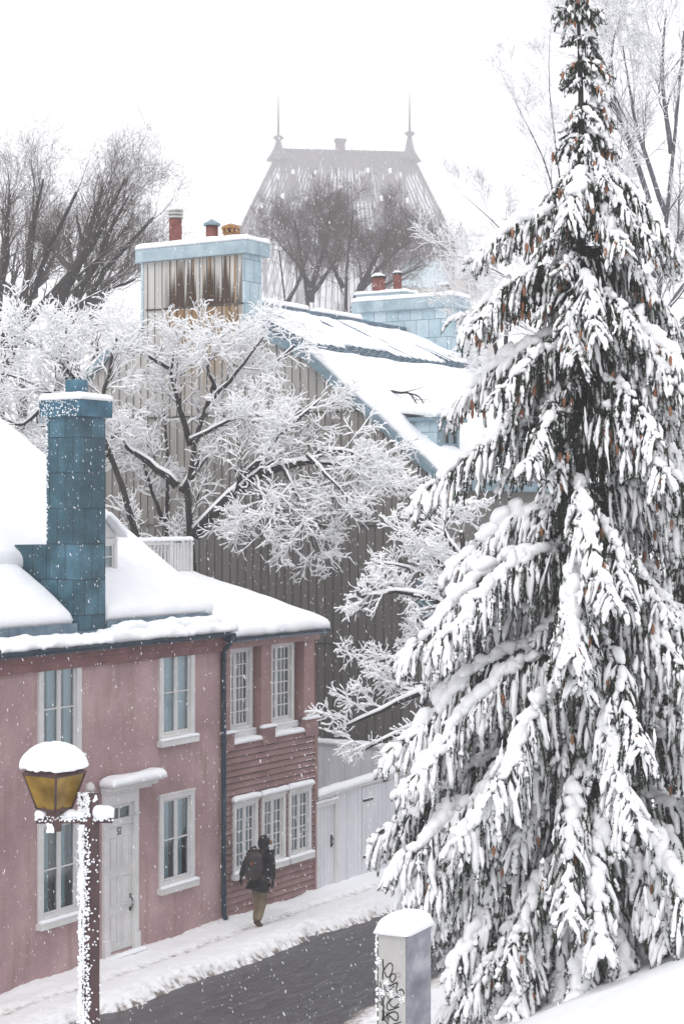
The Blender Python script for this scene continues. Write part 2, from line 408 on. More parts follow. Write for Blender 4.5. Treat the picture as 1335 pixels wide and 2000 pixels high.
def tiles(name, cols, sx, sz, rough=.55, metal=.2):
    """sheet metal plates: brick pattern laid on the two wall directions"""
    m, nt, b = mat(name, rough, metal, .4)
    tc = nt.nodes.new('ShaderNodeTexCoord'); sp = nt.nodes.new('ShaderNodeSeparateXYZ'); nt.links.new(tc.outputs['Object'], sp.inputs[0])
    ad = nt.nodes.new('ShaderNodeMath'); ad.operation = 'ADD'; nt.links.new(sp.outputs[0], ad.inputs[0]); nt.links.new(sp.outputs[1], ad.inputs[1])
    cb = nt.nodes.new('ShaderNodeCombineXYZ'); nt.links.new(ad.outputs[0], cb.inputs[0]); nt.links.new(sp.outputs[2], cb.inputs[1])
    br = nt.nodes.new('ShaderNodeTexBrick'); nt.links.new(cb.outputs[0], br.inputs[0])
    br.inputs['Scale'].default_value = 1; br.inputs['Brick Width'].default_value = sx; br.inputs['Row Height'].default_value = sz
    br.inputs['Mortar Size'].default_value = 0.008; br.inputs['Mortar Smooth'].default_value = .3
    br.inputs['Color1'].default_value = (0, 0, 0, 1); br.inputs['Color2'].default_value = (1, 1, 1, 1); br.inputs['Mortar'].default_value = (.5, .5, .5, 1)
    n = noise(nt, coord(nt), 2.4, 4)
    mm = nt.nodes.new('ShaderNodeMath'); mm.operation = 'MULTIPLY_ADD'; mm.inputs[1].default_value = .30
    sc = nt.nodes.new('ShaderNodeSeparateColor'); nt.links.new(br.outputs['Color'], sc.inputs[0])
    nt.links.new(sc.outputs[0], mm.inputs[0])
    k = nt.nodes.new('ShaderNodeMath'); k.operation = 'MULTIPLY_ADD'; k.inputs[1].default_value = 1.1; k.inputs[2].default_value = -.2
    nt.links.new(n, k.inputs[0]); nt.links.new(k.outputs[0], mm.inputs[2])
    c = ramp(nt, mm.outputs[0], [(0.15, cols[0]), (0.45, cols[1]), (0.8, cols[2])])
    c = mix(nt, br.outputs['Fac'], c, tuple(x * .35 for x in cols[0]))
    # wet snow clinging in specks
    w = noise(nt, coord(nt), 45, 2)
    c = mix(nt, ramp(nt, w, [(0.68, (0, 0, 0)), (0.74, (0.5,)*3)]), c, (0.6, 0.66, 0.7))
    nt.links.new(c, b.inputs['Base Color'])
    iv = nt.nodes.new('ShaderNodeMath'); iv.operation = 'SUBTRACT'; iv.inputs[0].default_value = 1; nt.links.new(br.outputs['Fac'], iv.inputs[1])
    bump(nt, b, iv.outputs[0], .6, .01)
    return m
M['tealtiles'] = tiles('dark blue metal plates', [(0.013, 0.042, 0.060), (0.028, 0.085, 0.115), (0.075, 0.18, 0.245)], .36, .62)
M['paletiles'] = tiles('pale blue metal shingles', [(0.26, 0.38, 0.44), (0.38, 0.50, 0.56), (0.52, 0.62, 0.67)], .42, .55, .6, .1)

def castle_roof():
    m, nt, b = mat('castle copper roof', 0.7, 0.1, .2)
    v = coord(nt, (1, .05, 0.05))
    f = noise(nt, v, .7, 5, .75)
    tc = nt.nodes.new('ShaderNodeTexCoord'); sp = nt.nodes.new('ShaderNodeSeparateXYZ'); nt.links.new(tc.outputs['Object'], sp.inputs[0])
    mr = nt.nodes.new('ShaderNodeMapRange'); nt.links.new(sp.outputs[2], mr.inputs[0]); mr.inputs[1].default_value = 93; mr.inputs[2].default_value = 86
    mr.inputs[3].default_value = -.28; mr.inputs[4].default_value = 0.02
    a = nt.nodes.new('ShaderNodeMath'); a.operation = 'ADD'; nt.links.new(f, a.inputs[0]); nt.links.new(mr.outputs[0], a.inputs[1])
    base = ramp(nt, noise(nt, coord(nt), .9, 5, .8), [(0.3, (0.03, 0.02, 0.028)), (0.7, (0.14, 0.12, 0.13))])
    c = mix(nt, ramp(nt, a.outputs[0], [(0.46, (0, 0, 0)), (0.56, (.9,)*3)]), base, (0.66, 0.66, 0.70))
    nt.links.new(c, b.inputs['Base Color']); return m
M['castleroof'] = castle_roof()

def road_mat():
    m, nt, b = mat('wet asphalt with slush', 0.45, 0, .5)
    v = coord(nt)
    base = ramp(nt, noise(nt, coord(nt, (.35, 3, 1)), 1.6, 5, .7), [(0.3, (0.045, 0.043, 0.047)), (0.7, (0.085, 0.082, 0.088))])
    sl = noise(nt, coord(nt, (.55, 2.6, 1)), 3.0, 7, .85)
    c = mix(nt, ramp(nt, sl, [(0.50, (0, 0, 0)), (0.66, (.5,)*3)]), base, (0.30, 0.29, 0.31))
    w = noise(nt, v, 40, 3)
    c = mix(nt, ramp(nt, w, [(0.62, (0, 0, 0)), (0.72, (.35,)*3)]), c, (0.4, 0.39, 0.4))
    nt.links.new(c, b.inputs['Base Color'])
    r = ramp(nt, sl, [(0.4, (.28,)*3), (0.6, (.7,)*3)]); nt.links.new(r, b.inputs['Roughness'])
    bump(nt, b, w, .35, .02); return m
M['road'] = road_mat()

def ground_mat():
    m, nt, b = mat('snow cover', 0.7, 0, .2)
    v = coord(nt)
    at = nt.nodes.new('ShaderNodeAttribute'); at.attribute_name = 'grime'
    n1 = noise(nt, v, 9, 5, .7)
    ad = nt.nodes.new('ShaderNodeMath'); ad.operation = 'MULTIPLY_ADD'; nt.links.new(at.outputs['Fac'], ad.inputs[0]); ad.inputs[1].default_value = 0.75
    nt.links.new(n1, ad.inputs[2])
    c = ramp(nt, ad.outputs[0], [(0.62, (0.88, 0.89, 0.91)), (0.85, (0.60, 0.57, 0.56)), (1.1, (0.22, 0.19, 0.18))])
    nt.links.new(c, b.inputs['Base Color'])
    bump(nt, b, noise(nt, v, 14, 5, .7), .5, .035); return m
M['ground'] = ground_mat()

def brushed():
    m, nt, b = mat('brushed steel', 0.38, 0.85, .5)
    v = coord(nt, (1, 1, 1.6)); c = ramp(nt, noise(nt, v, 2.6, 4), [(0.3, (0.11, 0.115, 0.15)), (0.5, (0.24, 0.245, 0.28)), (0.72, (0.46, 0.46, 0.49))])
    nt.links.new(c, b.inputs['Base Color']); bump(nt, b, noise(nt, coord(nt, (40, 40, 1)), 4, 2), .1, .005); return m
M['steel'] = brushed()
M['greypaint'] = varied('light grey cabinet paint', (0.40, 0.385, 0.375), (0.50, 0.485, 0.47), 2, (1, 1, .4), rough=.5, fine=20, bmp=.05)
# ------------------------------------------------------------------ ground, road
def hill(d):
    t = np.clip((d - 6.6) / 13.4, 0, 1)
    return 6.2 * t
def edge_near(s): return 2.05 + 0.10 * NZ(np.stack([s * .9, s * 0, s * 0], -1)) + 0.06 * NZ(np.stack([s * 3.1, s * 0 + 4, s * 0], -1))
def edge_far(s): return 5.15 + 0.14 * NZ(np.stack([s * .7, s * 0 + 9, s * 0], -1)) + 0.07 * NZ(np.stack([s * 2.6, s * 0 + 2, s * 0], -1))
def ground_h(s, d):
    P3 = np.stack([s, d, 0 * s], -1)
    e1, e2 = edge_near(s), edge_far(s)
    big = fbm(P3 * 1.3, 3) * .03; fine = fbm(P3 * 9, 4)
    h = 0.13 + big + .012 * fine
    h = h + .04 * np.exp(-(d / .25) ** 2)                         # drift at the walls
    g = .72 + .10 * NZ(np.stack([s * .5, s * 0, s * 0 + 3], -1))
    track = np.exp(-((d - g) / .13) ** 2); h = h - track * (.05 + .03 * fine)
    h = h + .06 * np.exp(-((d - 1.45) / .35) ** 2)
    lump = np.exp(-((d - (e1 - .28)) / .22) ** 2); h = h + lump * (.02 + .022 * fine)
    k1 = np.clip((e1 + .045 * fine - d) / .34, 0, 1); k1 = k1 * k1 * (3 - 2 * k1)
    k2 = np.clip((d - e2 - .05 * fine) / .35, 0, 1); k2 = k2 * k2 * (3 - 2 * k2)
    far = .10 + hill(d) + big * 1.5 + .012 * fine + .05 * np.exp(-((d - e2 - .5) / .3) ** 2)
    H = -.05 + (h + .05) * k1 + (far + .05) * k2
    grime = .85 * np.exp(-((d - e1 + .02) / .20) ** 2) * np.clip(.7 + 1.1 * fbm(P3 * 19, 2), 0, 1.3) + .5 * track * (.6 + .6 * fine) + .75 * np.exp(-((d - e2 - .1) / .5) ** 2)
    return H, grime
def axis_pts(lo, a, b, hi, fine, coarse):
    return np.concatenate([np.arange(lo, a, coarse), np.arange(a, b, fine), np.arange(b, hi + coarse, coarse)])
xs = axis_pts(-60, -5, 15, 240, .05, 2.5)
ds = np.concatenate([np.arange(-130, -1, 3.0), np.arange(-1, 3.2, .045), np.arange(3.2, 7.2, .09), np.arange(7.2, 24, .3), np.arange(24, 70, 3.)])
Sg, Dg = np.meshgrid(xs, ds, indexing='ij')
Hg, Gg = ground_h(Sg, Dg)
# the snow bank in the right foreground, heaped beside the cabinet
bx, by = (lambda s, d: (A[0] + U[0]*s - NL[0]*d, A[1] + U[1]*s - NL[1]*d))(Sg, Dg)
bank = np.exp(-(((bx - 3.0) / .85) ** 4 + ((by - 13.2) / 1.4) ** 4))
Hg = Hg + bank * (CAM_Z - .262 * 13.4 - .10 - (.10 + hill(Dg))) * 1.0 + bank * .15 * fbm(np.stack([bx, by, 0 * bx], -1) * 4.3, 4)
gm = MB()
ii = np.arange(Sg.size).reshape(Sg.shape)
gm.add(np.stack([Sg, -Dg, Hg], -1), np.stack([ii[:-1, :-1], ii[:-1, 1:], ii[1:, 1:], ii[1:, :-1]], -1).reshape(-1, 4), 0, True)
ground = gm.build('ground', M['ground']); tag(ground, 'snow covered ground and pavement', kind='structure')
ground.location = (A[0], A[1], 0); ground.rotation_euler = (0, 0, ROT)
at = ground.data.attributes.new('grime', 'FLOAT', 'POINT'); at.data.foreach_set('value', Gg.astype(np.float32).ravel())
rd = MB(); rs = np.arange(-30, 200, 1.0); rdd = np.linspace(1.6, 5.8, 12)
Sr, Dr = np.meshgrid(rs, rdd, indexing='ij'); ii = np.arange(Sr.size).reshape(Sr.shape)
rd.add(np.stack([Sr, -Dr, 0 * Sr], -1), np.stack([ii[:-1, :-1], ii[:-1, 1:], ii[1:, 1:], ii[1:, :-1]], -1).reshape(-1, 4))
road = rd.build('road', M['road']); tag(road, 'wet asphalt road cleared of snow', kind='structure')
road.location = (A[0], A[1], 0); road.rotation_euler = (0, 0, ROT)

# clods of ploughed slush along the road edge
# ------------------------------------------------------------------ street-frame building helpers (x = s along street, y = into house, z up)
def wall_open(mb, s0, s1, z0, z1, ops, y=0.0, depth=0.16, mi=0):
    """wall front at y with real openings; ops = (s0, s1, z0, z1)"""
    xs = sorted({s0, s1, *[o[0] for o in ops], *[o[1] for o in ops]}); zs = sorted({z0, z1, *[o[2] for o in ops], *[o[3] for o in ops]})
    for a, b in zip(xs[:-1], xs[1:]):
        for c, d in zip(zs[:-1], zs[1:]):
            m, n = (a + b) / 2, (c + d) / 2
            if any(o[0] < m < o[1] and o[2] < n < o[3] for o in ops): continue
            mb.quad((a, y, c), (b, y, c), (b, y, d), (a, y, d), mi)
    for a, b, c, d in ops:
        e = y + depth
        mb.quad((a, y, c), (a, e, c), (a, e, d), (a, y, d), mi); mb.quad((b, y, c), (b, y, d), (b, e, d), (b, e, c), mi)
        mb.quad((a, y, d), (a, e, d), (b, e, d), (b, y, d), mi); mb.quad((a, y, c), (b, y, c), (b, e, c), (a, e, c), mi)

def curtain(mb, s0, s1, z0, z1, y, amp=.018, waves=14, mi=0):
    n = 40; x = np.linspace(s0, s1, n); yy = y + amp * np.sin(np.linspace(0, waves, n) + .6 * np.sin(np.linspace(0, 9, n)))
    v = np.concatenate([np.stack([x, yy, x * 0 + z0], -1), np.stack([x, yy, x * 0 + z1], -1)])
    i = np.arange(n - 1); mb.add(v, np.stack([i, i + 1, n + i + 1, n + i], -1), mi, True)

def snow_on(mb, s0, s1, y0, y1, z, th=.06, rad=.05, amp=.012, ragged=.0):
    mb.slab((s0, y0, z), (s1, y0, z), (s1, y1, z), (s0, y1, z), max(3, int((s1 - s0) / .07)), 4, th, rad, amp, 4, 0, rad * .25, ragged)

def window(root, s0, s1, z0, z1, y=0.0, sash=2, cols=1, rows=2, trim=.11, sill=True, cap=0.0, drape='c', blue=(.0, .5), sillsnow=.05, proud=.05, name='window', unequal=None):
    """outer trim size given; returns the window part"""
    f = MB(); t = trim; yo = y - proud
    a, b, c, d = s0, s1, z0, z1
    f.box(a, a + t, yo, y + .02, c, d); f.box(b - t, b, yo, y + .02, c, d)
    f.box(a + t, b - t, yo, y + .02, d - t, d); f.box(a + t, b - t, yo, y + .02, c, c + t * .8)
    f.box(a - .012, b + .012, yo - .015, yo - .001, d - .035, d + .005)
    fr = f.build(name, M['white'], root, .006)
    sa = MB(); gl = MB()
    ia, ib, ic, id_ = a + t, b - t, c + t * .8, d - t
    st = .042; w = (ib - ia) / sash
    edges = [ia + i * w for i in range(sash + 1)] if not unequal else [ia] + [ia + (ib - ia) * q for q in unequal] + [ib]
    ncols = [cols] * sash if not isinstance(cols, (list, tuple)) else cols
    for i in range(len(edges) - 1):
        p, q = edges[i] + .002, edges[i + 1] - .002
        sa.box(p, p + st, y - .012, y + .035, ic, id_); sa.box(q - st, q, y - .012, y + .035, ic, id_)
        sa.box(p + st, q - st, y - .012, y + .035, ic, ic + st * 1.2); sa.box(p + st, q - st, y - .012, y + .035, id_ - st, id_)
        gl.quad((p + st, y + .02, ic + st), (q - st, y + .02, ic + st), (q - st, y + .02, id_ - st), (p + st, y + .02, id_ - st))
        iw, ih = q - p - 2 * st, id_ - ic - 2.2 * st
        for k in range(1, ncols[i]):
            x = p + st + iw * k / ncols[i]; sa.box(x - .011, x + .011, y - .006, y + .027, ic + st * 1.2, id_ - st)
        for k in range(1, rows):
            z = ic + st * 1.2 + ih * k / rows; sa.box(p + st, q - st, y - .004, y + .025, z - .012, z + .012)
    sa.build('sash', M['white'], fr, .004); gl.build('pane', M['glass'], fr)
    cu = MB()
    W_ = ib - ia
    if drape == 'c':
        for i in range(sash):
            p, q = edges[i], edges[i + 1]
            curtain(cu, p + (q - p) * blue[0], p + (q - p) * blue[1] + .01, ic, id_, y + .10, waves=9)
            if blue[2:]: curtain(cu, p + (q - p) * blue[2], q, ic, id_, y + .12, waves=6)
        o = cu.build('curtain', M['curtain'], fr)
        c2 = MB(); curtain(c2, ia, ib, ic, id_, y + .2, waves=22, amp=.02); c2.build('drape', M['curtaindark'], fr)
    else:
        curtain(cu, ia, ib, ic, id_, y + .11, waves=46, amp=.03); cu.build('curtain', M['curtaindark'] if drape == 'g' else M['curtain'], fr)
    if sill:
        s_ = MB(); s_.box(a - .04, b + .04, y - .13, y + .01, c - .115, c - .002); s_.build('sill', M['white'], fr, .01)
        n = MB(); snow_on(n, a - .04, b + .04, y - .14, y - proud + .01, c - .004, sillsnow, .04); n.build('sill_snow', M['snow'], fr)
    if cap:
        s_ = MB(); s_.box(a - .03, b + .03, y - .10, y - .001, d + .012, d + .04); s_.build('head_moulding', M['white'], fr, .006)
        n = MB(); snow_on(n, a - .05, b + .05, y - .13, y, d + .04, cap, .07, .015); n.build('head_snow', M['snow'], fr)
    return fr, (ia - .0, ib + .0, ic, id_)

def S0(px, y=1500, yp=0.0): return SP(px, y, yp)[0]
def Z0(px, y, yp=0.0): return SP(px, y, yp)[1]

# ================================================================== the stucco house
H1 = empty('stucco_house', (A[0], A[1], 0), ROT, 'pink stucco house with a tall dark blue metal chimney and white door numbered 52', 'house')
SE = 6.1                                  # the end of the stucco wall
wins = []
uw = dict(trim=.115, sash=2, cols=1, rows=2)
WL = (S0(73), S0(156)); WR = (S0(309), S0(377))
zt, zb = Z0(344, 1259), Z0(344, 1441)
lt, lb = Z0(342, 1546), Z0(342, 1726)
boxes = [(WL[0], WL[1], zb, zt), (WR[0], WR[1], zb, zt), (WL[0], WL[1], lb, lt), (WR[0], WR[1], lb, lt)]
ops = []
for i, (a, b, c, d) in enumerate(boxes):
    w, op = window(H1, a, b, c, d, blue=[(.55, 1., ), (.05, .95), (.1, .6), (.15, .75)][i], **uw)
    ops.append(op)
# door
da, db = S0(199), S0(266); dz0 = .17; dz1 = Z0(235, 1560)
dop = (da + .10, db - .10, dz0 + .05, dz1 - .02)
ops.append(dop)
wl_ = MB(); wall_open(wl_, -6.5, SE, -.1, 5.62, ops)
wl_.box(-6.5, SE - .002, .16, .2, -.1, 5.55, 1)   # inner lining just behind the reveals, dark rooms
lin = MB()
wall1 = wl_
# replace lining with a room-dark back
wl_.f.pop(); wl_.v.pop(); wl_.n -= 8
wl_.quad((SE, 0, -.1), (SE, 8, -.1), (SE, 8, 5.62), (SE, 0, 5.62))
wl_.quad((-6.5, 0, -.1), (-6.5, 0, 5.62), (-6.5, 8, 5.62), (-6.5, 8, -.1))
wl_.quad((-6.5, 8, -.1), (SE, 8, -.1), (SE, 8, 5.62), (-6.5, 8, 5.62))
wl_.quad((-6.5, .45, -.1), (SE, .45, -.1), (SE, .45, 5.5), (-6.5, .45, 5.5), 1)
# gable triangle at the far end
wl_.add([(SE - .01, -.1, 5.6), (SE - .01, 8, 5.6), (SE - .01, 6.2, 10.05), ], [(0, 1, 2)])
wl_.build('wall', [M['stucco'], M['dark']], H1)
cn = MB(); cn.box(-6.5, SE, -.09, -.002, 5.33, 5.60); cn.box(-6.5, SE, -.14, -.002, 5.50, 5.64); cn.build('cornice', M['stucco_dark'], H1, .02)
pl = MB()
# door surround
DR = MB(); yo = -.07
DR.box(da, da + .12, yo, .02, dz0, dz1 - .08); DR.box(db - .12, db, yo, .02, dz0, dz1 - .08)
DR.box(da, db, yo, .02, dz1 - .08, dz1 + .14)
DR.box(da - .015, da + .13, yo - .03, yo + .001, dz0, dz0 + .32); DR.box(db - .13, db + .015, yo - .03, yo + .001, dz0, dz0 + .32)
DR.box(da - .01, da + .13, yo - .025, yo + .001, dz1 - .32, dz1 - .28); DR.box(db - .13, db + .01, yo - .025, yo + .001, dz1 - .32, dz1 - .28)
door = DR.build('door', M['white'], H1, .006)
zm = dz1 - .46                              # transom rail
dl = MB(); dl.box(da + .12, db - .12, .0, .05, dz0 + .06, zm)
dl.box(da + .12, db - .12, -.03, .05, zm, zm + .05)
lw = db - da - .24; lx = da + .12
for r, (u0, u1) in enumerate([(.06, .30), (.35, .60), (.655, .915)]):
    hh = zm - dz0 - .06
    for k in (0, 1):
        x0 = lx + .07 + k * (lw / 2 - .02); x1 = x0 + lw / 2 - .12
        a_, b_ = dz0 + .06 + hh * u0, dz0 + .06 + hh * u1
        # raised bead round a panel, and the raised field
        for q in ((x0, x1, a_, a_ + .022), (x0, x1, b_ - .022, b_), (x0, x0 + .022, a_ + .022, b_ - .022), (x1 - .022, x1, a_ + .022, b_ - .022)):
            dl.box(q[0], q[1], -.014, .001, q[2], q[3])
        dl.box(x0 + .05, x1 - .05, -.009, .001, a_ + .05, b_ - .05)
leaf = dl.build('door_leaf', M['white'], door, .004)
tr = MB(); tr.box(lx, lx + .07, -.01, .04, zm + .05, dz1 - .08); tr.box(db - .19, db - .12, -.01, .04, zm + .05, dz1 - .08)
tr.box(lx + .07, db - .19, -.01, .04, dz1 - .15, dz1 - .08); tr.box(lx + .07, db - .19, -.01, .04, zm + .05, zm + .12)
xm = (lx + db - .12) / 2; tr.box(xm - .015, xm + .015, -.005, .035, zm + .12, dz1 - .15); tr.build('transom', M['white'], door, .004)
g = MB(); g.quad((lx + .07, .02, zm + .12), (db - .19, .02, zm + .12), (db - .19, .02, dz1 - .15), (lx + .07, .02, dz1 - .15)); g.build('transom_pane', M['glass'], door)
for z in (dz0 + .35, dz0 + 1.1, zm - .35):
    hg = MB(); hg.box(lx - .012, lx + .012, -.035, -.0, z - .06, z + .06); hg.build('hinge', M['black'], door)
hd = MB(); zc = dz0 + .86; xh = db - .19
arc = np.array([(xh, -.015 - .06 * math.sin(t), zc + .11 * math.cos(t)) for t in np.linspace(0, PI, 9)])
hd.tubes(arc, .011, 6); hd.lumps([(xh, -.018, zc + .12), (xh, -.018, zc - .12)], [(0, 0, 1)] * 2, .04, .022, 1)
hd.build('handle', M['black'], door)
# house number 52
def stroke_text(mb, chars, x, z, w, h, y, r, gap=.35):
    G = {'5': [[(1, 1), (.1, 1), (.05, .55), (.5, .62), (.95, .45), (.95, .2), (.6, 0), (.05, .06)]],
         '2': [[(.05, .82), (.3, 1), (.75, 1), (.95, .75), (.75, .5), (.05, 0), (1, 0)]]}
    for ch in chars:
        for st in G[ch]:
            P = np.array([(x + a * w, y, z + b * h) for a, b in st]); mb.tubes(P, r, 4, smooth=False)
        x += w * (1 + gap)
nm = MB(); stroke_text(nm, '52', xm - .065, zm - .165, .05, .115, -.008, .009); nm.build('house_number', M['black'], door)
st = MB(); st.box(da - .03, db + .05, -.22, .0, dz0 - .12, dz0 - .001); st.build('threshold', M['white'], door, .012)
n = MB(); snow_on(n, da - .03, db + .05, -.23, -.08, dz0, .05, .05); n.build('threshold_snow', M['snow'], door)
pli = MB(); pli.box(da - .03, db + .05, -.10, .0, -.05, dz0 - .122); pli.build('plinth', M['stucco_dark'], door)
# door hood
ha, hb = S0(193), S0(292); hz = Z0(240, 1546) - .0
hd = MB()
hd.box(ha + .06, hb - .12, -.16, .0, dz1 + .141, dz1 + .20); hd.box(ha + .03, hb - .06, -.26, .0, dz1 + .20, dz1 + .27); hd.box(ha, hb, -.34, .0, dz1 + .27, dz1 + .31)
hood = hd.build('door_hood', M['white'], H1, .02)
n = MB(); snow_on(n, ha - .03, hb + .08, -.38, 0, dz1 + .31, .15, .12, .02); n.build('hood_snow', M['snow'], hood)

# roof: front slope, back slope
def zr(y): return 5.86 + .68 * y           # roof surface of the stucco house
RY = 6.2
rf = MB()
RS0, RS1 = -6.6, SE + .10
for y0, y1, sg in ((-.22, RY, 1),):
    rf.add([(RS0, y0, zr(y0)), (RS1, y0, zr(y0)), (RS1, y1, zr(y1)), (RS0, y1, zr(y1)), (RS0, y0, zr(y0) - .1), (RS1, y0, zr(y0) - .1), (RS1, y1, zr(y1) - .1), (RS0, y1, zr(y1) - .1)],
           [(0, 1, 2, 3), (4, 7, 6, 5), (0, 4, 5, 1), (1, 5, 6, 2), (0, 3, 7, 4)])
rf.add([(RS0, RY, zr(RY)), (RS1, RY, zr(RY)), (RS1, 12.6, 5.8), (RS0, 12.6, 5.8)], [(0, 1, 2, 3)])
roof1 = rf.build('roof', M['roofmetal'], H1)
CH = (2.10, 2.80, .10, .85)                # chimney footprint s0 s1 y0 y1
def roof_slab(mb, s0, s1, y0, y1, th, rad, off=.0, **k):
    mb.slab((s0, y0, zr(y0) + off), (s1, y0, zr(y0) + off), (s1, y1, zr(y1) + off), (s0, y1, zr(y1) + off), max(4, int((s1 - s0) / .12)), max(4, int((y1 - y0) / .12)), th, rad, **k)
rs = MB()
roof_slab(rs, CH[1] + .06, RS1 - .02, .22, RY + .1, .26, .18, amp=.045, freq=1.1)
roof_slab(rs, RS0, CH[0] - .02, .22, 1.62, .24, .18, amp=.045, freq=1.1)
roof_slab(rs, RS0, CH[1] + .3, 1.45, RY + .1, .34, .25, off=.06, amp=.045, freq=1.1)
rs.add([(RS0, RY, zr(RY) + .25), (RS1, RY, zr(RY) + .25), (RS1, 12.7, 6.0), (RS0, 12.7, 6.0)], [(0, 1, 2, 3)])
rs.build('roof_snow', M['snow'], roof1)
gd = MB(); gd.box(RS0, CH[0] - .05, .10, .125, zr(.1), zr(.1) + .15); gd.box(CH[1] + .05, RS1 - .35, .10, .125, zr(.1), zr(.1) + .15); gd.build('snow_guard', M['roofmetal'], roof1)
ls = MB()
for a_, b_, y0_, y1_, th in ((CH[1] - .3, RS1 + .1, -.30, .09, .13), (-.25, CH[0] - .15, -.28, .08, .11), (CH[0] - .2, CH[1] + .2, -.27, .0, .07), (RS0, -.3, -.28, .05, .12)):
    ls.slab((a_, y0_, zr(-.2) + .0), (b_, y0_, zr(-.2)), (b_, y1_, zr(.03)), (a_, y1_, zr(.03)), int((b_ - a_) / .05) + 3, 6, th, .1, .05, 3.5, 0, .03, .05)
# an upper roll banked on the guard
ls.slab((CH[1] + .1, -.12, zr(-.1) + .08), (RS1 - .2, -.12, zr(-.1) + .08), (RS1 - .2, .1, zr(.1) + .05), (CH[1] + .1, .1, zr(.1) + .05), 60, 5, .09, .08, .05, 3, 0, .02, .04)
ls.build('eave_snow', M['snow'], roof1)
def gutter(name, s0, s1, y, z, parent, r=.065):
    g = MB(); th = np.linspace(PI, 2 * PI, 9)
    prof = [(y + r * math.cos(t), z + r * math.sin(t)) for t in th] + [(y + r * .85 * math.cos(t), z + r * .85 * math.sin(t)) for t in th[::-1]]
    g.prism(prof, s0, s1, lambda a, b, w: (w, a, b)); return g.build(name, M['gutter'], parent)
gutter('gutter', RS0, SE + .05, -.27, 5.69, H1)
dp = MB(); ds_ = S0(430) ; 
dp.tubes(np.array([(ds_, -.26, 5.62), (ds_, -.24, 5.5), (ds_, -.10, 5.35), (ds_, -.085, 5.2), (ds_, -.085, .30), (ds_, -.14, .2)]), .048, 10)
for z in (5.15, 3.6, 2.0, .7): dp.tubes(np.array([(ds_, -.085, z - .03), (ds_, -.085, z + .03)]), .058, 10)
dp.build('downpipe', M['gutter'], H1)
hp = MB(); hp.box(ds_ - .09, ds_ + .09, -.33, -.15, 5.52, 5.66); hp.build('hopper', M['gutter'], H1, .02)

# chimney of the stucco house
c = MB(); c.box(CH[0], CH[1], CH[2], CH[3], zr(0) - .1, Z0(160, 812))
ch1 = c.build('chimney', M['tealtiles'], H1)
zcb, zct = Z0(160, 812), Z0(160, 779)
c = MB(); c.box(CH[0] - .012, CH[1] - .06, CH[3], 1.58, zr(0), 7.42); c.build('chimney_shoulder', M['tealtiles'], ch1)
c = MB(); c.box(CH[0] - .09, CH[1] + .09, CH[2] - .09, CH[3] + .09, zcb, zct); c.build('chimney_cap', M['teal'], ch1, .01)
n = MB(); n.slab((CH[0] - .11, CH[2] - .11, zct), (CH[1] + .11, CH[2] - .11, zct), (CH[1] + .11, CH[3] + .11, zct), (CH[0] - .11, CH[3] + .11, zct), 12, 12, .13, .10, .012, 3, 0, .03)
rng = np.random.default_rng(5)
k = 130; p_ = np.stack([np.full(k, CH[0] - .095), rng.uniform(CH[2] - .05, CH[3] + .08, k), zcb + (zct - zcb) * rng.uniform(0, 1, k)], -1)
n.lumps(p_, rng.normal(size=(k, 3)), rng.uniform(.008, .025, k), .012, 0)
k = 90; p_ = np.stack([np.full(k, CH[0] + .0), CH[3] - np.abs(rng.normal(0, .02, k)), rng.uniform(7.5, zcb, k)], -1)
n.lumps(p_, rng.normal(size=(k, 3)), rng.uniform(.01, .03, k), .015, 0)
n.build('chimney_snow', M['snow'], ch1)
c = MB(); c.box(2.32, 2.60, .33, .61, zct, Z0(160, 737)); 
c.build('flue', M['teal'], ch1, .006)

# dormer in the front slope
dm = MB(); d0, d1, dy, dzb, dzt = 3.55, 4.42, 1.15, 6.62, 7.52
dm.box(d0, d1, dy + .03, dy + 1.6, dzb, dzt)
dorm = dm.build('dormer', M['white'], H1)
window(dorm, d0 + .05, d1 - .03, dzb + .02, dzt - .02, y=dy, trim=.09, sash=2, cols=1, rows=3, proud=.03, blue=(0, .4), name='dormer_window', sillsnow=.06)
n = MB()
n.slab((d0 - .12, dy - .16, dzt - .0), ((d0 + d1) / 2, dy - .16, dzt + .42), ((d0 + d1) / 2, dy + 2.2, dzt + .42), (d0 - .12, dy + 2.2, dzt), 8, 14, .16, .12, .02, 2)
n.slab(((d0 + d1) / 2, dy - .16, dzt + .42), (d1 + .12, dy - .16, dzt), (d1 + .12, dy + 2.2, dzt), ((d0 + d1) / 2, dy + 2.2, dzt + .42), 8, 14, .16, .12, .02, 2)
n.build('dormer_snow', M['snow'], dorm)
c = MB(); c.add([(d0, dy + .02, dzt), (d1, dy + .02, dzt), ((d0 + d1) / 2, dy + .02, dzt + .40)], [(0, 1, 2)]); c.build('dormer_gable', M['white'], dorm)

# ================================================================== the clapboard house
SA, SB = SE + .02, 9.46
H2 = empty('clapboard_house', toworld(SA, 0), ROT, 'narrow rose clapboard house with white many-paned windows between pilasters, next to the fence', 'house')
def L(s): return s - SA                     # local s
Wd = L(SB)
z_led = Z0(490, 1447)
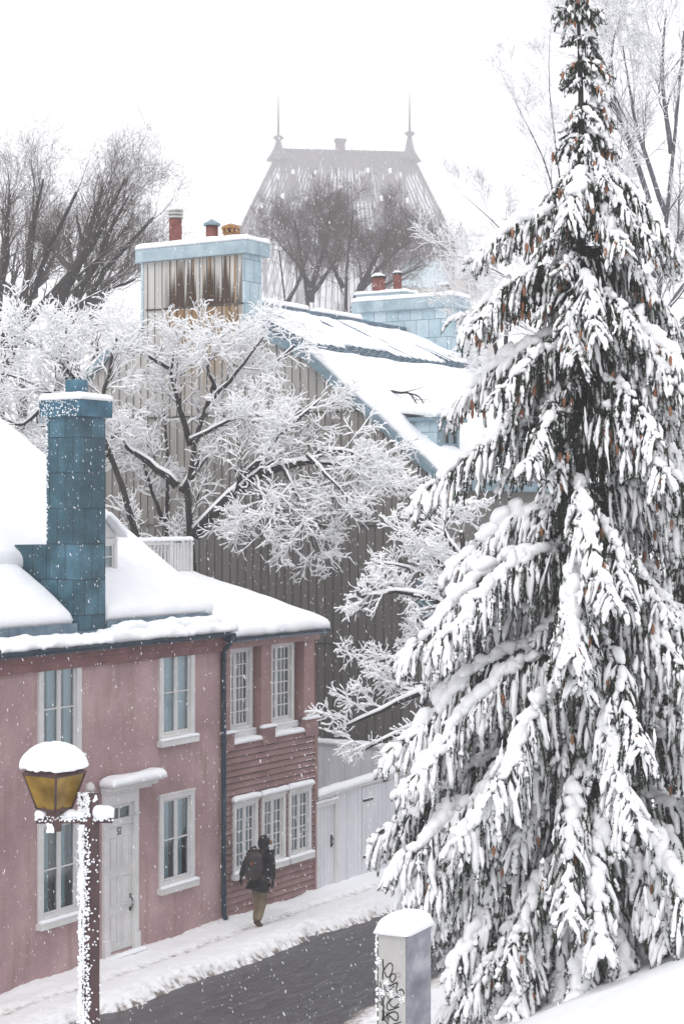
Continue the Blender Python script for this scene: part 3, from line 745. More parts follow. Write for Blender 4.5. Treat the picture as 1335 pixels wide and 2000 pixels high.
# lower clapboards
cb = MB(); n_b = 28; hb_ = (z_led - .05) / n_b
lw3 = [(S0(451), S0(498)), (S0(506), S0(552)), (S0(559), S0(602))]
ltz = Z0(475, 1564); lbz = Z0(475, 1700)
holes = []
for i, (a, b) in enumerate(lw3):
    w, op = window(H2, L(a), L(b), lbz, ltz, y=-.02, trim=.085, sash=2, cols=2, rows=5, cap=.10, sillsnow=.05, drape='c', blue=[(.0, .95), (.1, .9), (.1, .8)][i], proud=.06)
    holes.append(op)
ranges_all = [(0.0, Wd)]
for i in range(n_b):
    z = .05 + i * hb_
    segs = [(0.0, Wd)]
    for (a, b, c_, d_) in holes:
        if z + hb_ > c_ and z < d_:
            new = []
            for p, q in segs:
                if a > p and b < q: new += [(p, a), (b, q)]
                else: new.append((p, q))
            segs = new
    for p, q in segs:
        cb.prism([(-.045, z), (0.03, z), (0.03, z + hb_ - .013), (-.014, z + hb_ - .013)], p, q, lambda a, b, w: (w, a, b))
        cb.box(p, q, -.030, .0, z - .012, z - .001, 1)  # dark strip painted in as the shadow line under each board lap
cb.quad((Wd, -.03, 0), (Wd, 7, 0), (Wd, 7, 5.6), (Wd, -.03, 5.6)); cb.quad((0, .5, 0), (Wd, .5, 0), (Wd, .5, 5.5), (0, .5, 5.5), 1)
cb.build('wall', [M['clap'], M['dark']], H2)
for x_ in ((-.02, .10), (Wd - .09, Wd + .02)):
    cc = MB(); cc.box(*x_, -.05, .02, .05, z_led); cc.build('corner_board', M['rosepaint'], H2, .006)
# upper storey: recessed windows between square piers
uwn = [(S0(453), S0(500)), (S0(534), S0(581))]
zt2, zb2 = Z0(478, 1262), Z0(478, 1428)
ho2 = []
for i, (a, b) in enumerate(uwn):
    a_, b_ = L(a) + .12, L(b) + .12
    w, op = window(H2, a_, b_, zb2, zt2, y=.22, trim=.10, sash=2, cols=(1, 3), rows=6, drape='g', sillsnow=.02, proud=.06, unequal=(.27,))
    ho2.append(op)
up = MB(); wall_open(up, 0, Wd, z_led, 5.5, ho2, y=.22, mi=0); up.build('upper_wall', M['rosepaint'], H2)
piers = [(0.0, L(S0(453)) - .02, Z0(447, 1432)), (L(S0(509)), L(S0(532)), Z0(520, 1420)), (L(S0(592)), Wd + .01, Z0(600, 1404))]
for a_, b_, zc_ in piers:
    p = MB(); p.box(a_ + .03, b_ - .03, -.0, .22, zc_, 5.36); pr = p.build('pier', M['rosepaint'], H2, .008)
    p = MB(); p.box(a_, b_ + .02, -.06, .22, z_led - .12, zc_ - .03); p.box(a_ - .02, b_ + .04, -.08, .22, zc_ - .03, zc_); p.build('pedestal', M['clap'], pr, .006)
    n = MB(); snow_on(n, a_ - .03, b_ + .05, -.10, .02, zc_, .06, .05, .01); n.build('pedestal_snow', M['snow'], pr)
lg = MB(); lg.box(0, Wd, -.05, .22, z_led - .03, z_led + .0); lg.build('ledge', M['rosepaint'], H2, .006)
for a_, b_ in ((piers[0][1] + .02, piers[1][0] - .01), (piers[1][1] + .03, piers[2][0] - .02)):
    n = MB(); snow_on(n, a_, b_, -.08, .18, z_led, .10, .09, .02); n.build('ledge_snow', M['snow'], H2)
n = MB()
rng = np.random.default_rng(8)
for i in range(4, n_b):                       # wind-blown snow on the board edges near the corner
    if i in (11,): continue
    for q in range(26):
        x = Wd - abs(rng.normal(0, .42)); z = .05 + i * hb_ - .0
        if any(a - .15 < x < b + .15 and c_ - .2 < z < d_ + .2 for a, b, c_, d_ in holes): continue
        if z < 2.3 and rng.uniform() < .75: continue
        n.lumps([(x, -.034, z + .012)], [(1, 0, 0)], rng.uniform(.01, .05), rng.uniform(.007, .014), 0, seed=q)
o_ = n.build('wind_blown_snow', M['snow'], H2); o_['kind'] = 'stuff'
fa = MB(); fa.box(-.01, Wd + .02, -.10, .22, 5.36, 5.56); fa.build('fascia', M['rosepaint'], H2, .01)
def zr2(y): return 5.66 + .275 * y
r2 = MB(); y0, y1 = -.25, 3.2
r2.add([(-.0, y0, zr2(y0)), (Wd + .06, y0, zr2(y0)), (Wd + .06, y1, zr2(y1)), (-.0, y1, zr2(y1)), (-.0, y0, zr2(y0) - .09), (Wd + .06, y0, zr2(y0) - .09), (Wd + .06, y1, zr2(y1) - .09), (-.0, y1, zr2(y1) - .09)],
       [(0, 1, 2, 3), (4, 7, 6, 5), (0, 4, 5, 1), (1, 5, 6, 2), (0, 3, 7, 4), (2, 6, 7, 3)])
r2.box(0, Wd, 3.2, 7, 5.6, zr2(3.2) - .02)
roof2 = r2.build('roof', M['roofmetal'], H2)
n = MB(); n.slab((-.04, y0 - .05, zr2(y0)), (Wd + .14, y0 - .05, zr2(y0)), (Wd + .14, 3.3, zr2(3.3)), (-.04, 3.3, zr2(3.3)), 36, 30, .20, .16, .035, 1.4, 0, .02, .02)
n.slab((0, 3.2, zr2(3.2)), (Wd + .1, 3.2, zr2(3.2)), (Wd + .1, 7, zr2(3.2)), (0, 7, zr2(3.2)), 20, 20, .2, .12, .03, 1.4)
n.build('roof_snow', M['snow'], roof2)
gutter('gutter', 0.02, Wd + .05, -.30, 5.585, H2, .05)
# roof terrace rail
tr_ = MB(); ry = 3.18; zt3, zb3 = 7.36, zr2(3.2)
xa, xm_, xb = L(7.55), L(8.62), L(9.42)
tr_.box(xa, xm_, ry - .03, ry + .04, zt3 - .06, zt3); tr_.box(xa, xm_, ry - .02, ry + .03, zb3 + .2, zb3 + .26)
for x in np.arange(xa + .05, xm_ - .05, .125): tr_.box(x, x + .045, ry - .012, ry + .022, zb3 + .26, zt3 - .06)
tr_.box(xm_, xm_ + .1, ry - .05, ry + .05, zb3, zt3 + .02); tr_.box(xb - .08, xb, ry - .05, ry + .05, zb3, zt3 + .02)
for i, x in enumerate(np.arange(xm_ + .1, xb - .1, .055)): tr_.box(x, x + .045, ry - .02 - .006 * (i % 2), ry + .02, zb3 + .0, zt3 - .02)
tr_.box(xm_ - .0, xm_ + .05, ry + .05, ry + 2.4, zt3 - .06, zt3)
rail = tr_.build('terrace_rail', M['white'], H2)
n = MB(); snow_on(n, xa, xb + .03, ry - .07, ry + .07, zt3 + .02, .09, .06, .015)
n.build('rail_snow', M['snow'], rail)

# ================================================================== white fence along the pavement
FA, FB = SB + .03, 14.55
FN = empty('street_fence', toworld(FA, 0), ROT, 'white board fence along the pavement with a narrow door and a wide gate', 'fence')
def K(s): return s - FA
ftop = lambda s: 2.14 + .035 * (s - FA)
b = MB(); x = 0.0; rng = np.random.default_rng(2)
ga, gb = K(S0(706)), K(S0(796))
dfa, dfb = K(S0(619)), K(S0(652))
while x < K(FB):
    w_ = .15
    if not (dfa - .02 < x + w_ / 2 < dfb + .02 or ga - .01 < x + w_ / 2 < gb + .01):
        j = rng.uniform(-.006, .006)
        b.box(x + .003, x + w_ - .003, -.0 + j, .03 + j, .0, 2.02 + .035 * x)
    x += w_
b.box(0, K(FB), .035, .07, .4, .5); b.box(0, K(FB), .035, .07, 1.7, 1.8)
b.build('board_panel', M['white_worn'], FN, .004)
b = MB(); b.prism([(0, 2.02), (K(FB), 2.02 + .035 * K(FB)), (K(FB), 2.08 + .035 * K(FB)), (0, 2.08)], -.08, .1, lambda p, q, w: (p, w, q)); b.build('capping', M['white'], FN, .006)
n = MB(); n.slab((-.02, -.11, 2.08), (K(FB), -.11, 2.08 + .035 * K(FB)), (K(FB), .12, 2.08 + .035 * K(FB)), (-.02, .12, 2.08), 70, 5, .15, .10, .02, 2.5, 0, .02); n.build('fence_snow', M['snow'], FN)
b = MB(); zt_ = 1.85
b.box(dfa - .10, dfa, -.05, .05, .05, zt_ + .1); b.box(dfb, dfb + .08, -.05, .05, .05, zt_ + .1); b.box(dfa - .1, dfb + .08, -.06, .05, zt_, zt_ + .1)
fd = b.build('fence_door', M['white'], FN, .005)
b = MB()
for i in range(5):
    w_ = (dfb - dfa) / 5; b.box(dfa + i * w_ + .004, dfa + (i + 1) * w_ - .004, .0, .03, .08, zt_)
b.build('door_leaf', M['white_worn'], fd, .004)
b = MB(); xh = dfb - .12; b.box(xh - .02, xh + .02, -.02, .0, .95, 1.2); b.tubes(np.array([(xh, -.02, 1.18), (xh, -.06, 1.12), (xh, -.06, 1.02), (xh, -.02, .98)]), .01, 6); b.build('latch', M['black'], fd)
n = MB(); snow_on(n, dfa - .12, dfb + .1, -.08, -.0, zt_ + .1, .04, .04); n.build('lintel_snow', M['snow'], fd)
b = MB()
nb = 12
for i in range(nb):
    w_ = (gb - ga) / nb; b.box(ga + i * w_ + .003, ga + (i + 1) * w_ - .003, -.02, .012, .08, 1.98 + .035 * ga)
gt = b.build('gate', M['white_worn'], FN, .004)
for x_, z_ in ((ga + .02, 1.72), (ga + .02, .5), (gb - .42, 1.78)):
    b = MB(); b.box(x_, x_ + .40, -.035, -.019, z_, z_ + .055); b.build('hinge', M['black'], gt, .003)
    n = MB(); snow_on(n, x_, x_ + .4, -.05, -.018, z_ + .056, .02, .02); n.build('hinge_snow', M['snow'], gt)
# yard fence behind
YF = empty('yard_fence', toworld(14.3, .2), ROT, 'plain white fence crossing the yard behind the street fence', 'fence')
b = MB()
for i in range(30): b.box(0, .03, i * .15 + .003, (i + 1) * .15 - .003, 0, 2.42)
b.box(-.03, .05, -.02, 4.5, 2.42, 2.47); b.build('board_panel', M['white_worn'], YF)
n = MB(); n.slab((-.07, -.05, 2.47), (.1, -.05, 2.47), (.1, 4.5, 2.47), (-.07, 4.5, 2.47), 4, 50, .12, .08, .02, 2.5); n.build('fence_snow', M['snow'], YF)

# ================================================================== the grey gable house
C0 = np.array(toworld(14.70, 0)); 
G = empty('gable_house', (C0[0], C0[1], 0), ROT, 'tall grey panelled gable house with rust stains under its broad blue capped chimney', 'house')
QL = 11.8
def GT(px, py, x=0.0):        # pixel on the gable plane (local x) -> (t, z)
    m = (px - 667.5) / F; bx, by = C0[0] + U[0] * x, C0[1] + U[1] * x
    t = (bx - m * by) / (m * NL[1] - NL[0]); return t, CAM_Z + (1000 - py) * (by + NL[1] * t) / F
prof = [(0, 8.87), (3.62, 11.82), (6.85, 13.36), (9.43, 12.35), (13.6, 9.2)]
gw = MB(); 
def zp(t):
    return float(np.interp(t, [p[0] for p in prof], [p[1] for p in prof]))
c1a, c1b = GT(478, 500)[0], GT(281, 500)[0]; zcap = GT(400, 503)[1]
gw.prism([(0, 0)] + prof + [(13.6, 0)], 0, .3, lambda a, b, w: (w, a, b))
gw.box(-.0, .28, c1a, c1b, 12.0, zcap)
gw.v[-1][:, 0] -= .004
gw.build('gable_wall', M['panels'], G)
sm = MB(); rng = np.random.default_rng(4)
t = .06
while t < 13.5:
    top = zcap if c1a < t < c1b else zp(t) - .02
    zz = [0, 4.82, 7.67, 10.42, 13.20, top]
    for a_, b_ in zip(zz[:-1], zz[1:]):
        if b_ > top: b_ = top
        if b_ - a_ < .03: continue
        j = rng.uniform(-.006, .006)
        sm.box(-.020, -.005, t + j - .006, t + j + .006, a_ + .01, b_ - .01)
    t += .235
for z in (4.82, 7.67, 10.42, 13.20):
    tt = np.linspace(0, 13.6, 120)
    ok = [q for q in tt if (zp(q) > z or c1a < q < c1b)]
    for a_, b_ in zip(ok[:-1], ok[1:]):
        if b_ - a_ < .2: 
            j = rng.uniform(-.004, .004); sm.box(-.030, -.004, a_, b_, z - .022 + j, z + .018 + j)
sm.build('panel_seams', M['seam'], G); bpy.data.objects['panel_seams'].name = 'panel_joint'
sw = MB()
swo = [(1.0, 1.9, 5.6, 7.2), (4.2, 5.1, 5.6, 7.2), (7.4, 8.3, 5.6, 7.2), (1.0, 1.9, 2.6, 4.2), (4.2, 5.1, 2.6, 4.2), (.35, 1.15, .3, 2.3)]
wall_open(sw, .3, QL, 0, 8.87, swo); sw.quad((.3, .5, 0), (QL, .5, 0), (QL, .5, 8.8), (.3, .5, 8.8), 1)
sw.quad((QL, 0, 0), (QL, 13.6, 0), (QL, 13.6, 9), (QL, 0, 9)); sw.add([(QL, a, b) for a, b in [(0, 8.9)] + prof + [(13.6, 8.9)]], [tuple(range(7))])
sw.quad((0.3, 13.6, 0), (0.3, 13.6, 9), (QL, 13.6, 9), (QL, 13.6, 0))
sw.build('street_wall', [M['panels'], M['dark']], G)
for a_, b_, c_, d_ in swo: window(G, a_ - .08, b_ + .08, c_ - .08, d_ + .08, trim=.08, cols=1, rows=3, proud=.04)
# small boarded opening near the corner of the gable
oa, ob = GT(850, 1000)[0], GT(806, 1000)[0]; oz0, oz1 = GT(830, 1028)[1], GT(830, 963)[1]
b = MB(); b.box(-.05, -.004, oa + .03, ob, oz0, oz1); bo = b.build('shutter', M['seam'], G)
b = MB(); b.box(-.07, -.03, ob - .06, ob + .02, oz0 - .02, oz1 + .05); b.box(-.07, -.03, oa, ob + .02, oz1, oz1 + .06); b.build('shutter_frame', M['board'], bo)
oa, ob = GT(848, 1160)[0], GT(816, 1160)[0]; oz0, oz1 = GT(830, 1205)[1], GT(830, 1135)[1]
window(G, 0, 1, 0, 1) if False else None
b = MB(); b.box(-.05, -.004, oa, ob, oz0, oz1); bo = b.build('gable_window', M['bluetrim'], G, .01)
b = MB(); b.quad((-.052, oa + .06, oz0 + .06), (-.052, ob - .06, oz0 + .06), (-.052, ob - .06, oz1 - .06), (-.052, oa + .06, oz1 - .06)); b.build('pane', M['glass'], bo)
# roof
rf = MB(); XO = -.18
def rp(x, t, dz=0): return (x, t, zp(t) + dz)
ext = [(-.35, 8.87 - .29)] + prof + [(13.9, 9.07)]
CT0, CT1 = c1a, c1b
def zext(t): return float(np.interp(t, [p[0] for p in ext], [p[1] for p in ext]))
extR = [e for e in ext if e[0] < CT0] + [(CT0, zext(CT0))]; extL = [(CT1, zext(CT1))] + [e for e in ext if e[0] > CT1]
def ze(t): return float(np.interp(t, [p[0] for p in ext], [p[1] for p in ext]))
ext2 = extR + [e for e in ext if CT0 < e[0] < CT1] + extL
for (t0, z0_), (t1, z1_) in zip(ext2[:-1], ext2[1:]):
    XO = .35 if t0 >= CT0 - 1e-6 and t1 <= CT1 + 1e-6 else -.18
    rf.add([(XO, t0, z0_ + .10), (QL + .1, t0, z0_ + .10), (QL + .1, t1, z1_ + .10), (XO, t1, z1_ + .10)], [(0, 1, 2, 3)])
    rf.add([(XO, t0, z0_ + .002), (QL + .1, t0, z0_ + .002), (QL + .1, t1, z1_ + .002), (XO, t1, z1_ + .002)], [(3, 2, 1, 0)])
rib = MB()
for x in np.arange(.6, QL, .34):
    for (t0, z0_), (t1, z1_) in zip(ext[:3], ext[1:4]):
        rf.obox(((x), (t0 + t1) / 2, (z0_ + z1_) / 2 + .13), (.022, 0, 0), (0, (t1 - t0) / 2, (z1_ - z0_) / 2), (0, -.03 * (z1_ - z0_) / math.hypot(t1 - t0, z1_ - z0_), .03 * (t1 - t0) / math.hypot(t1 - t0, z1_ - z0_)))
# horizontal laps of the upper strip
for t in np.arange(3.75, 6.8, .16): rf.obox((QL / 2, t, zp(t) + .115), (QL / 2, 0, 0), (0, .055, .02), (0, -.008, .022))
# ridge
XO = .35
rf.box(XO, QL + .1, 6.74, 6.96, 13.38, 13.55)
groof = rf.build('roof', M['roofmetal'], G)
XO = -.18
for ex_ in (extR, extL):
    vg = MB()
    for (t0, z0_), (t1, z1_) in zip(ex_[:-1], ex_[1:]):
        vg.prism([(t0, z0_ - .10), (t1, z1_ - .10), (t1, z1_ + .11), (t0, z0_ + .11)], XO - .03, XO, lambda a, b, w: (w, a, b))
        vg.prism([(t0, z0_ - .10), (t1, z1_ - .10), (t1, z1_ - .06), (t0, z0_ - .06)], XO, .02, lambda a, b, w: (w, a, b))
    vg.build('verge', M['bluetrim'], G)
ev = MB(); ev.box(XO, QL + .1, -.48, -.32, 8.5, 8.72); ev.build('eave_gutter', M['bluetrim'], G, .01)
n = MB()
def gs(x0, x1, t0, t1, th, rad, **k):
    n.slab((x0, t0, ze(t0) + .10), (x1, t0, ze(t0) + .10), (x1, t1, ze(t1) + .10), (x0, t1, ze(t1) + .10), int((x1 - x0) / .22) + 3, int((t1 - t0) / .15) + 3, th, rad, **k)
gs(-.04, QL + .05, -.34, 3.62, .19, .20, amp=.08, freq=.9, sag=.0, rag=.04)
for k_, (x0, x1) in enumerate([(.95, 2.6), (2.5, 5.2), (5.1, 8.0), (7.9, QL)]):
    gs(x0, x1, 4.15 + 1.5 * 0 + .22 * (k_ % 2), 6.70, .075, .12, amp=.055, freq=1.3, rag=.1)
n.slab((.6, 6.66, 13.55), (4.8, 6.66, 13.55), (4.8, 7.05, 13.55), (.9, 7.05, 13.55), 30, 3, .14, .1, .04, 1.4)
n.slab((5.3, 6.66, 13.55), (7.6, 6.66, 13.55), (7.6, 7.05, 13.55), (5.3, 7.05, 13.55), 16, 3, .14, .1, .04, 1.4)
n.slab((1.1, 7.0, ze(7.0) + .1), (QL, 7.0, ze(7.0) + .1), (QL, 9.4, ze(9.4) + .1), (1.1, 9.4, ze(9.4) + .1), 30, 12, .2, .2, .04)
n.slab((-.1, 9.4, ze(9.4) + .1), (QL, 9.4, ze(9.4) + .1), (QL, 13.9, ze(13.9) + .1), (-.1, 13.9, ze(13.9) + .1), 30, 12, .2, .2, .04)
n.build('roof_snow', M['snow'], groof)

def big_chimney(x0, x1, t0, t1, ztop, zcb_, zbase, front, name='chimney', capo=.16):
    c = MB()
    if front: c.box(x0 + .28, x1, t0 + .002, t1, zbase, zcb_); c.box(x0 - .012, x0 + .28, t0 - .012, t0 + .001, zbase, zcb_); c.box(x0 - .028, x0 - .011, t0 - .012, t0 + .05, zbase, zcb_); c.box(x0 - .03, x0 + .001, t1 - .0, t1 + .07, zbase, zcb_)
    else: c.box(x0, x1, t0, t1, zbase, zcb_)
    ch = c.build(name, M['paletiles'], G)
    c = MB(); c.box(x0 - capo, x1 + capo, t0 - capo, t1 + capo, zcb_, ztop); c.build('chimney_cap', M['palecopper'], ch, .015)
    n = MB(); n.slab((x0 - capo - .02, t0 - capo - .02, ztop), (x1 + capo, t0 - capo - .02, ztop), (x1 + capo, t1 + capo + .02, ztop), (x0 - capo - .02, t1 + capo + .02, ztop), 10, 24, .14, .1, .03, 1.6); n.build('cap_snow', M['snow'], ch)
    return ch
ztop1 = GT(400, 477)[1]
ch = big_chimney(0, .74, c1a, c1b, ztop1, zcap, 12.2, True)
def flue(parent, px0, px1, y0, y1, xd, kind):
    a, b = GT(px0, y0, xd)[0], GT(px1, y0, xd)[0]; t = (a + b) / 2; r = abs(a - b) / 2; z1, z0_ = GT((px0 + px1) / 2, y0, xd)[1], GT((px0 + px1) / 2, y1, xd)[1]
    m = MB(); P = lambda z: (xd, t, z)
    if kind == 'louver':
        m.tubes(np.array([P(z0_ - .3), P(z0_), P(z1 - .24)]), r * .85, 14)
        f_ = m.build('flue', M['clay'], parent)
        m = MB()
        for z in (z1 - .22, z1 - .13, z1 - .04): m.tubes(np.array([P(z), P(z + .045)]), r * 1.05, 14, smooth=False)
        m.tubes(np.array([P(z1 - .24), P(z1)]), r * .6, 10); m.build('flue_cap', M['greypaint'], f_)
        m = MB(); m.lumps([P(z1 + .0)], [(1, 0, 0)], r, r, 2, up=.35); m.build('flue_snow', M['snow'], f_)
    elif kind == 'cone':
        m.tubes(np.array([P(z0_ - .3), P(z0_), P(z1 - .17)]), r * .82, 14); f_ = m.build('flue', M['clay'], parent)
        m = MB(); m.tubes(np.array([P(z1 - .17), P(z1 - .12), P(z1)]), [[r * 1.15, r * 1.12, .02]], 14, smooth=False); m.build('flue_cap', M['bluetrim'], f_)
    elif kind == 'crown':
        m.tubes(np.array([P(z0_ - .3), P(z0_), P(z1 - .25)]), r * .85, 14)
        for a_ in np.arange(0, 2 * PI, PI / 4): m.tubes(np.array([(xd + r * .8 * math.cos(a_), t + r * .8 * math.sin(a_), z1 - .26), (xd + r * .8 * math.cos(a_), t + r * .8 * math.sin(a_), z1 - .12)]), .05, 5)
        m.tubes(np.array([P(z1 - .14), P(z1 - .08), P(z1 - .06), P(z1)]), [[r * 1.1, r * 1.1, r * .9, .05]], 14, smooth=False); f_ = m.build('flue', M['amberclay'], parent)
    else:
        m.tubes(np.array([P(z0_ - .3), P(z0_), P(z1)]), r * .9, 14); f_ = m.build('flue', M['clay'], parent)
        m = MB(); m.tubes(np.array([P(z1 - .05), P(z1 + .0)]), r * 1.02, 14); m.build('flue_cap', M['black'], f_)
        m = MB(); m.lumps([P(z1 + .01)], [(1, 0, 0)], r * .95, r * .95, 2, up=.4); m.build('flue_snow', M['snow'], f_)
flue(ch, 331, 355, 410, 470, .45, 'louver'); flue(ch, 402, 426, 428, 470, .45, 'cone'); flue(ch, 437, 465, 437, 470, .45, 'crown')
# far chimney on the other gable
XF = 10.2
f2a, f2b = GT(878, 600, XF)[0], GT(696, 600, XF)[0]
zt4, zc4 = GT(790, 584, XF)[1], GT(790, 606, XF)[1]
ch2 = big_chimney(XF, XF + 1.0, f2a, f2b, zt4, zc4, 11.5, False, capo=.12)
m = MB(); ua, ub = GT(800, 575, XF + .5)[0], GT(704, 575, XF + .5)[0]; m.box(XF + .2, XF + .9, ua, ub, zt4 - .05, zt4 + .26); m.build('chimney_step', M['palecopper'], ch2, .01)
n = MB(); n.slab((XF + .15, ua - .05, zt4 + .26), (XF + .95, ua - .05, zt4 + .26), (XF + .95, ub + .05, zt4 + .26), (XF + .15, ub + .05, zt4 + .26), 6, 12, .1, .08, .02); n.build('step_snow', M['snow'], ch2)
flue(ch2, 727, 752, 540, 575, XF + .5, 'pot'); flue(ch2, 768, 784, 533, 575, XF + .8, 'pot'); flue(ch2, 856, 879, 556, 582, XF + .5, 'louver')

# dormer near the gable
m = MB(); x0, x1, t0, z0_, z1_ = .80, 1.74, .42, 9.05, 10.16
m.box(x0, x1, t0 + .02, t0 + 2.0, z0_ - .2, z1_); dd = m.build('dormer', M['paletiles'], G)
m = MB()
m.box(x0 - .02, x0 + .10, t0 - .04, t0 + .03, z0_, z1_); m.box(x1 - .10, x1 + .02, t0 - .04, t0 + .03, z0_, z1_); m.box(x0 + .1, x1 - .1, t0 - .04, t0 + .03, z1_ - .12, z1_); m.box(x0 + .1, x1 - .1, t0 - .04, t0 + .03, z0_, z0_ + .08)
m.box((x0 + x1) / 2 - .03, (x0 + x1) / 2 + .03, t0 - .03, t0 + .02, z0_ + .08, z1_ - .12); m.box(x0 + .1, x1 - .1, t0 - .02, t0 + .02, 9.6, 9.64)
m.build('dormer_frame', M['bluetrim'], dd, .005)
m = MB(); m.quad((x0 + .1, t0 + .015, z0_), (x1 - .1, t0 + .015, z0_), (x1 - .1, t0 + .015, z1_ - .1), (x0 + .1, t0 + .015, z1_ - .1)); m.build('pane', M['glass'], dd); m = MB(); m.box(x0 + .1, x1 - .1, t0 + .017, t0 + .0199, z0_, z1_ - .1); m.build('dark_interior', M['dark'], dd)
m = MB(); m.box(x0 - .12, x1 + .14, t0 - .2, t0 + 1.9, z1_, z1_ + .10); m.build('dormer_cornice', M['bluetrim'], dd, .02)
n = MB(); n.slab((x0 - .16, t0 + .0, z1_ + .10), (x1 + .16, t0 + .0, z1_ + .10), (x1 + .16, t0 + 2.2, z1_ + .35), (x0 - .16, t0 + 2.2, z1_ + .35), 12, 16, .24, .2, .06, 1.5, 0, .04, .03); n.build('dormer_snow', M['snow'], dd)
# fallen branch on the roof
FBp = [W(760, 768, 44.5), W(790, 770, 44.4), W(818, 772, 44.3)]
# ================================================================== the castle far behind
CY = 420.0
K_ = CY / F
def cx(px): return (px - 667.5) * K_
def cz(y): return CAM_Z + (1000 - y) * K_
CA = empty('castle', (0, CY, 0), math.radians(7), 'huge castle roof with two tall spires fading into the falling snow', 'castle')
m = MB()
# flared hip roof: rings from the ridge down to the eaves (half width left, right, half depth, z)
rings = [(cx(545), cx(803), .25, cz(298)), (cx(523), cx(820), 1.8, cz(345)), (cx(486), cx(851), 4.2, cz(420)), (cx(450), cx(880), 6.6, cz(500)), (cx(412), cx(912), 9.0, cz(590)), (cx(396), cx(928), 10.2, cz(632))]
V = []
rings = [(l, r, d * 1.5, z) for l, r, d, z in rings]
for l, r, d, z in rings: V += [(l, -d, z), (r, -d, z), (r, d, z), (l, d, z)]
Fc = []
for i in range(len(rings) - 1):
    for k in range(4): Fc.append((i * 4 + k, (i + 1) * 4 + k, (i + 1) * 4 + (k + 1) % 4, i * 4 + (k + 1) % 4))
m.add(V, Fc); m.add(V[:4], [(0, 1, 2, 3)])
# standing seams on the front and the right hip
def onroof(f, z):      # f 0..1 across front
    zs = [r[3] for r in rings][::-1]; l = np.interp(z, zs, [r[0] for r in rings][::-1]); r_ = np.interp(z, zs, [r[1] for r in rings][::-1]); d = np.interp(z, zs, [r[2] for r in rings][::-1])
    return np.array([l + (r_ - l) * f, -d, z])
zs_ = [r[3] for r in rings]
for f in np.linspace(0, 1, 46):
    m.tubes(np.array([onroof(f, z) + (0, -.05, 0) for z in zs_]), .15 if 0 < f < 1 else .55, 4, 1)
for f in np.linspace(0.08, .92, 9):
    P = []
    for l, r, d, z in rings: P.append((r + .05, -d + 2 * d * f, z))
    m.tubes(np.array(P), .15, 4, 1)
croof = m.build('roof', [M['castleroof'], M['brickdark']], CA)
m = MB(); m.box(cx(545), cx(803), -.3, .3, cz(298), cz(293))
for px in np.arange(555, 795, 22): m.box(cx(px), cx(px) + .12, -.05, .05, cz(293), cz(288))
m.build('ridge_cresting', M['castleroof'], croof)
for px, yb, yc, yt in ((543, 305, 272, 188), (801, 300, 257, 178)):
    m = MB()
    P = np.array([(cx(px), 0, cz(y)) for y in (yb + 12, yb, yb - 12, yc + 5)]); m.tubes(P, [[2.9, 1.9, 1.1, .5]], 8)
    sp_ = m.build('spire', M['castleroof'], croof)
    m = MB(); m.tubes(np.array([(cx(px), 0, cz(y)) for y in (yc + 6, yc + 1, yc - 1, yc - 5)]), [[.6, 1.25, 1.25, .4]], 8, smooth=False)
    m.tubes(np.array([(cx(px), 0, cz(y)) for y in (yc - 4, yc - 30, yt)]), [[.36, .26, .10]], 6); m.build('finial', M['castleroof'], sp_)
m = MB(); m.box(cx(655), cx(673), -.8, .8, cz(300), cz(278)); m.box(cx(653), cx(675), -1, 1, cz(278), cz(272)); m.build('chimney', M['brickdark'], CA)
def cdormer(px, ytop, yeave, ybase, w, tall=True):
    x = cx(px); hw = w * K_ / 2; zt, ze_, zb = cz(ytop), cz(yeave), cz(ybase)
    yb = onroof(.5, zb)[1] - .5; yt_ = onroof(.5, zt)[1] + 1
    m = MB(); m.prism([(x - hw, zb), (x - hw, ze_), (x, zt), (x + hw, ze_), (x + hw, zb)], yb, yt_ + 2, lambda a, b, v: (a, v, b))
    m.tubes(np.array([(x, yb + .3, zt - .3), (x, yb + .3, zt + 1.2)]), .1, 5)
    dm_ = m.build('dormer', M['brickdark'], CA)
    m = MB(); m.box(x - hw * .45, x + hw * .45, yb - .06, yb - .01, zb + (ze_ - zb) * .2, zb + (ze_ - zb) * .85); m.build('dormer_window', M['dark'], dm_)
    m = MB(); m.box(x - hw * .16, x + hw * .16, yb - .1, yb + 1.2, zt - (zt - ze_) * .3, zt + .25); m.build('dormer_snow', M['snow'], dm_)
for a in ((567, 345, 366, 402, 24), (610, 345, 364, 400, 20), (712, 338, 362, 400, 24), (755, 338, 362, 402, 30), (538, 352, 385, 400, 8), (690, 352, 380, 400, 8), (776, 345, 378, 402, 8),
          (655, 372, 398, 445, 34), (545, 395, 420, 452, 30), (590, 400, 425, 455, 26), (735, 395, 422, 455, 30), (785, 398, 425, 455, 26), (505, 415, 445, 478, 22), (570, 455, 480, 520, 34), (640, 455, 480, 520, 34), (710, 455, 480, 520, 34), (790, 455, 480, 520, 32), (828, 420, 450, 478, 12)):
    cdormer(*a)
m = MB(); m.box(cx(430), cx(893), -8.2, 8.2, 0, cz(632)); cw = m.build('wall', M['stone'], CA)
m = MB(); m.box(cx(425), cx(898), -8.5, 8.5, cz(638), cz(630)); m.build('cornice', M['snow'], cw)
for px in range(450, 890, 34):
    for y in (660, 700):
        m = MB(); m.box(cx(px), cx(px + 14), -8.24, -8.19, cz(y + 24), cz(y)); m.build('window', M['dark'], cw)
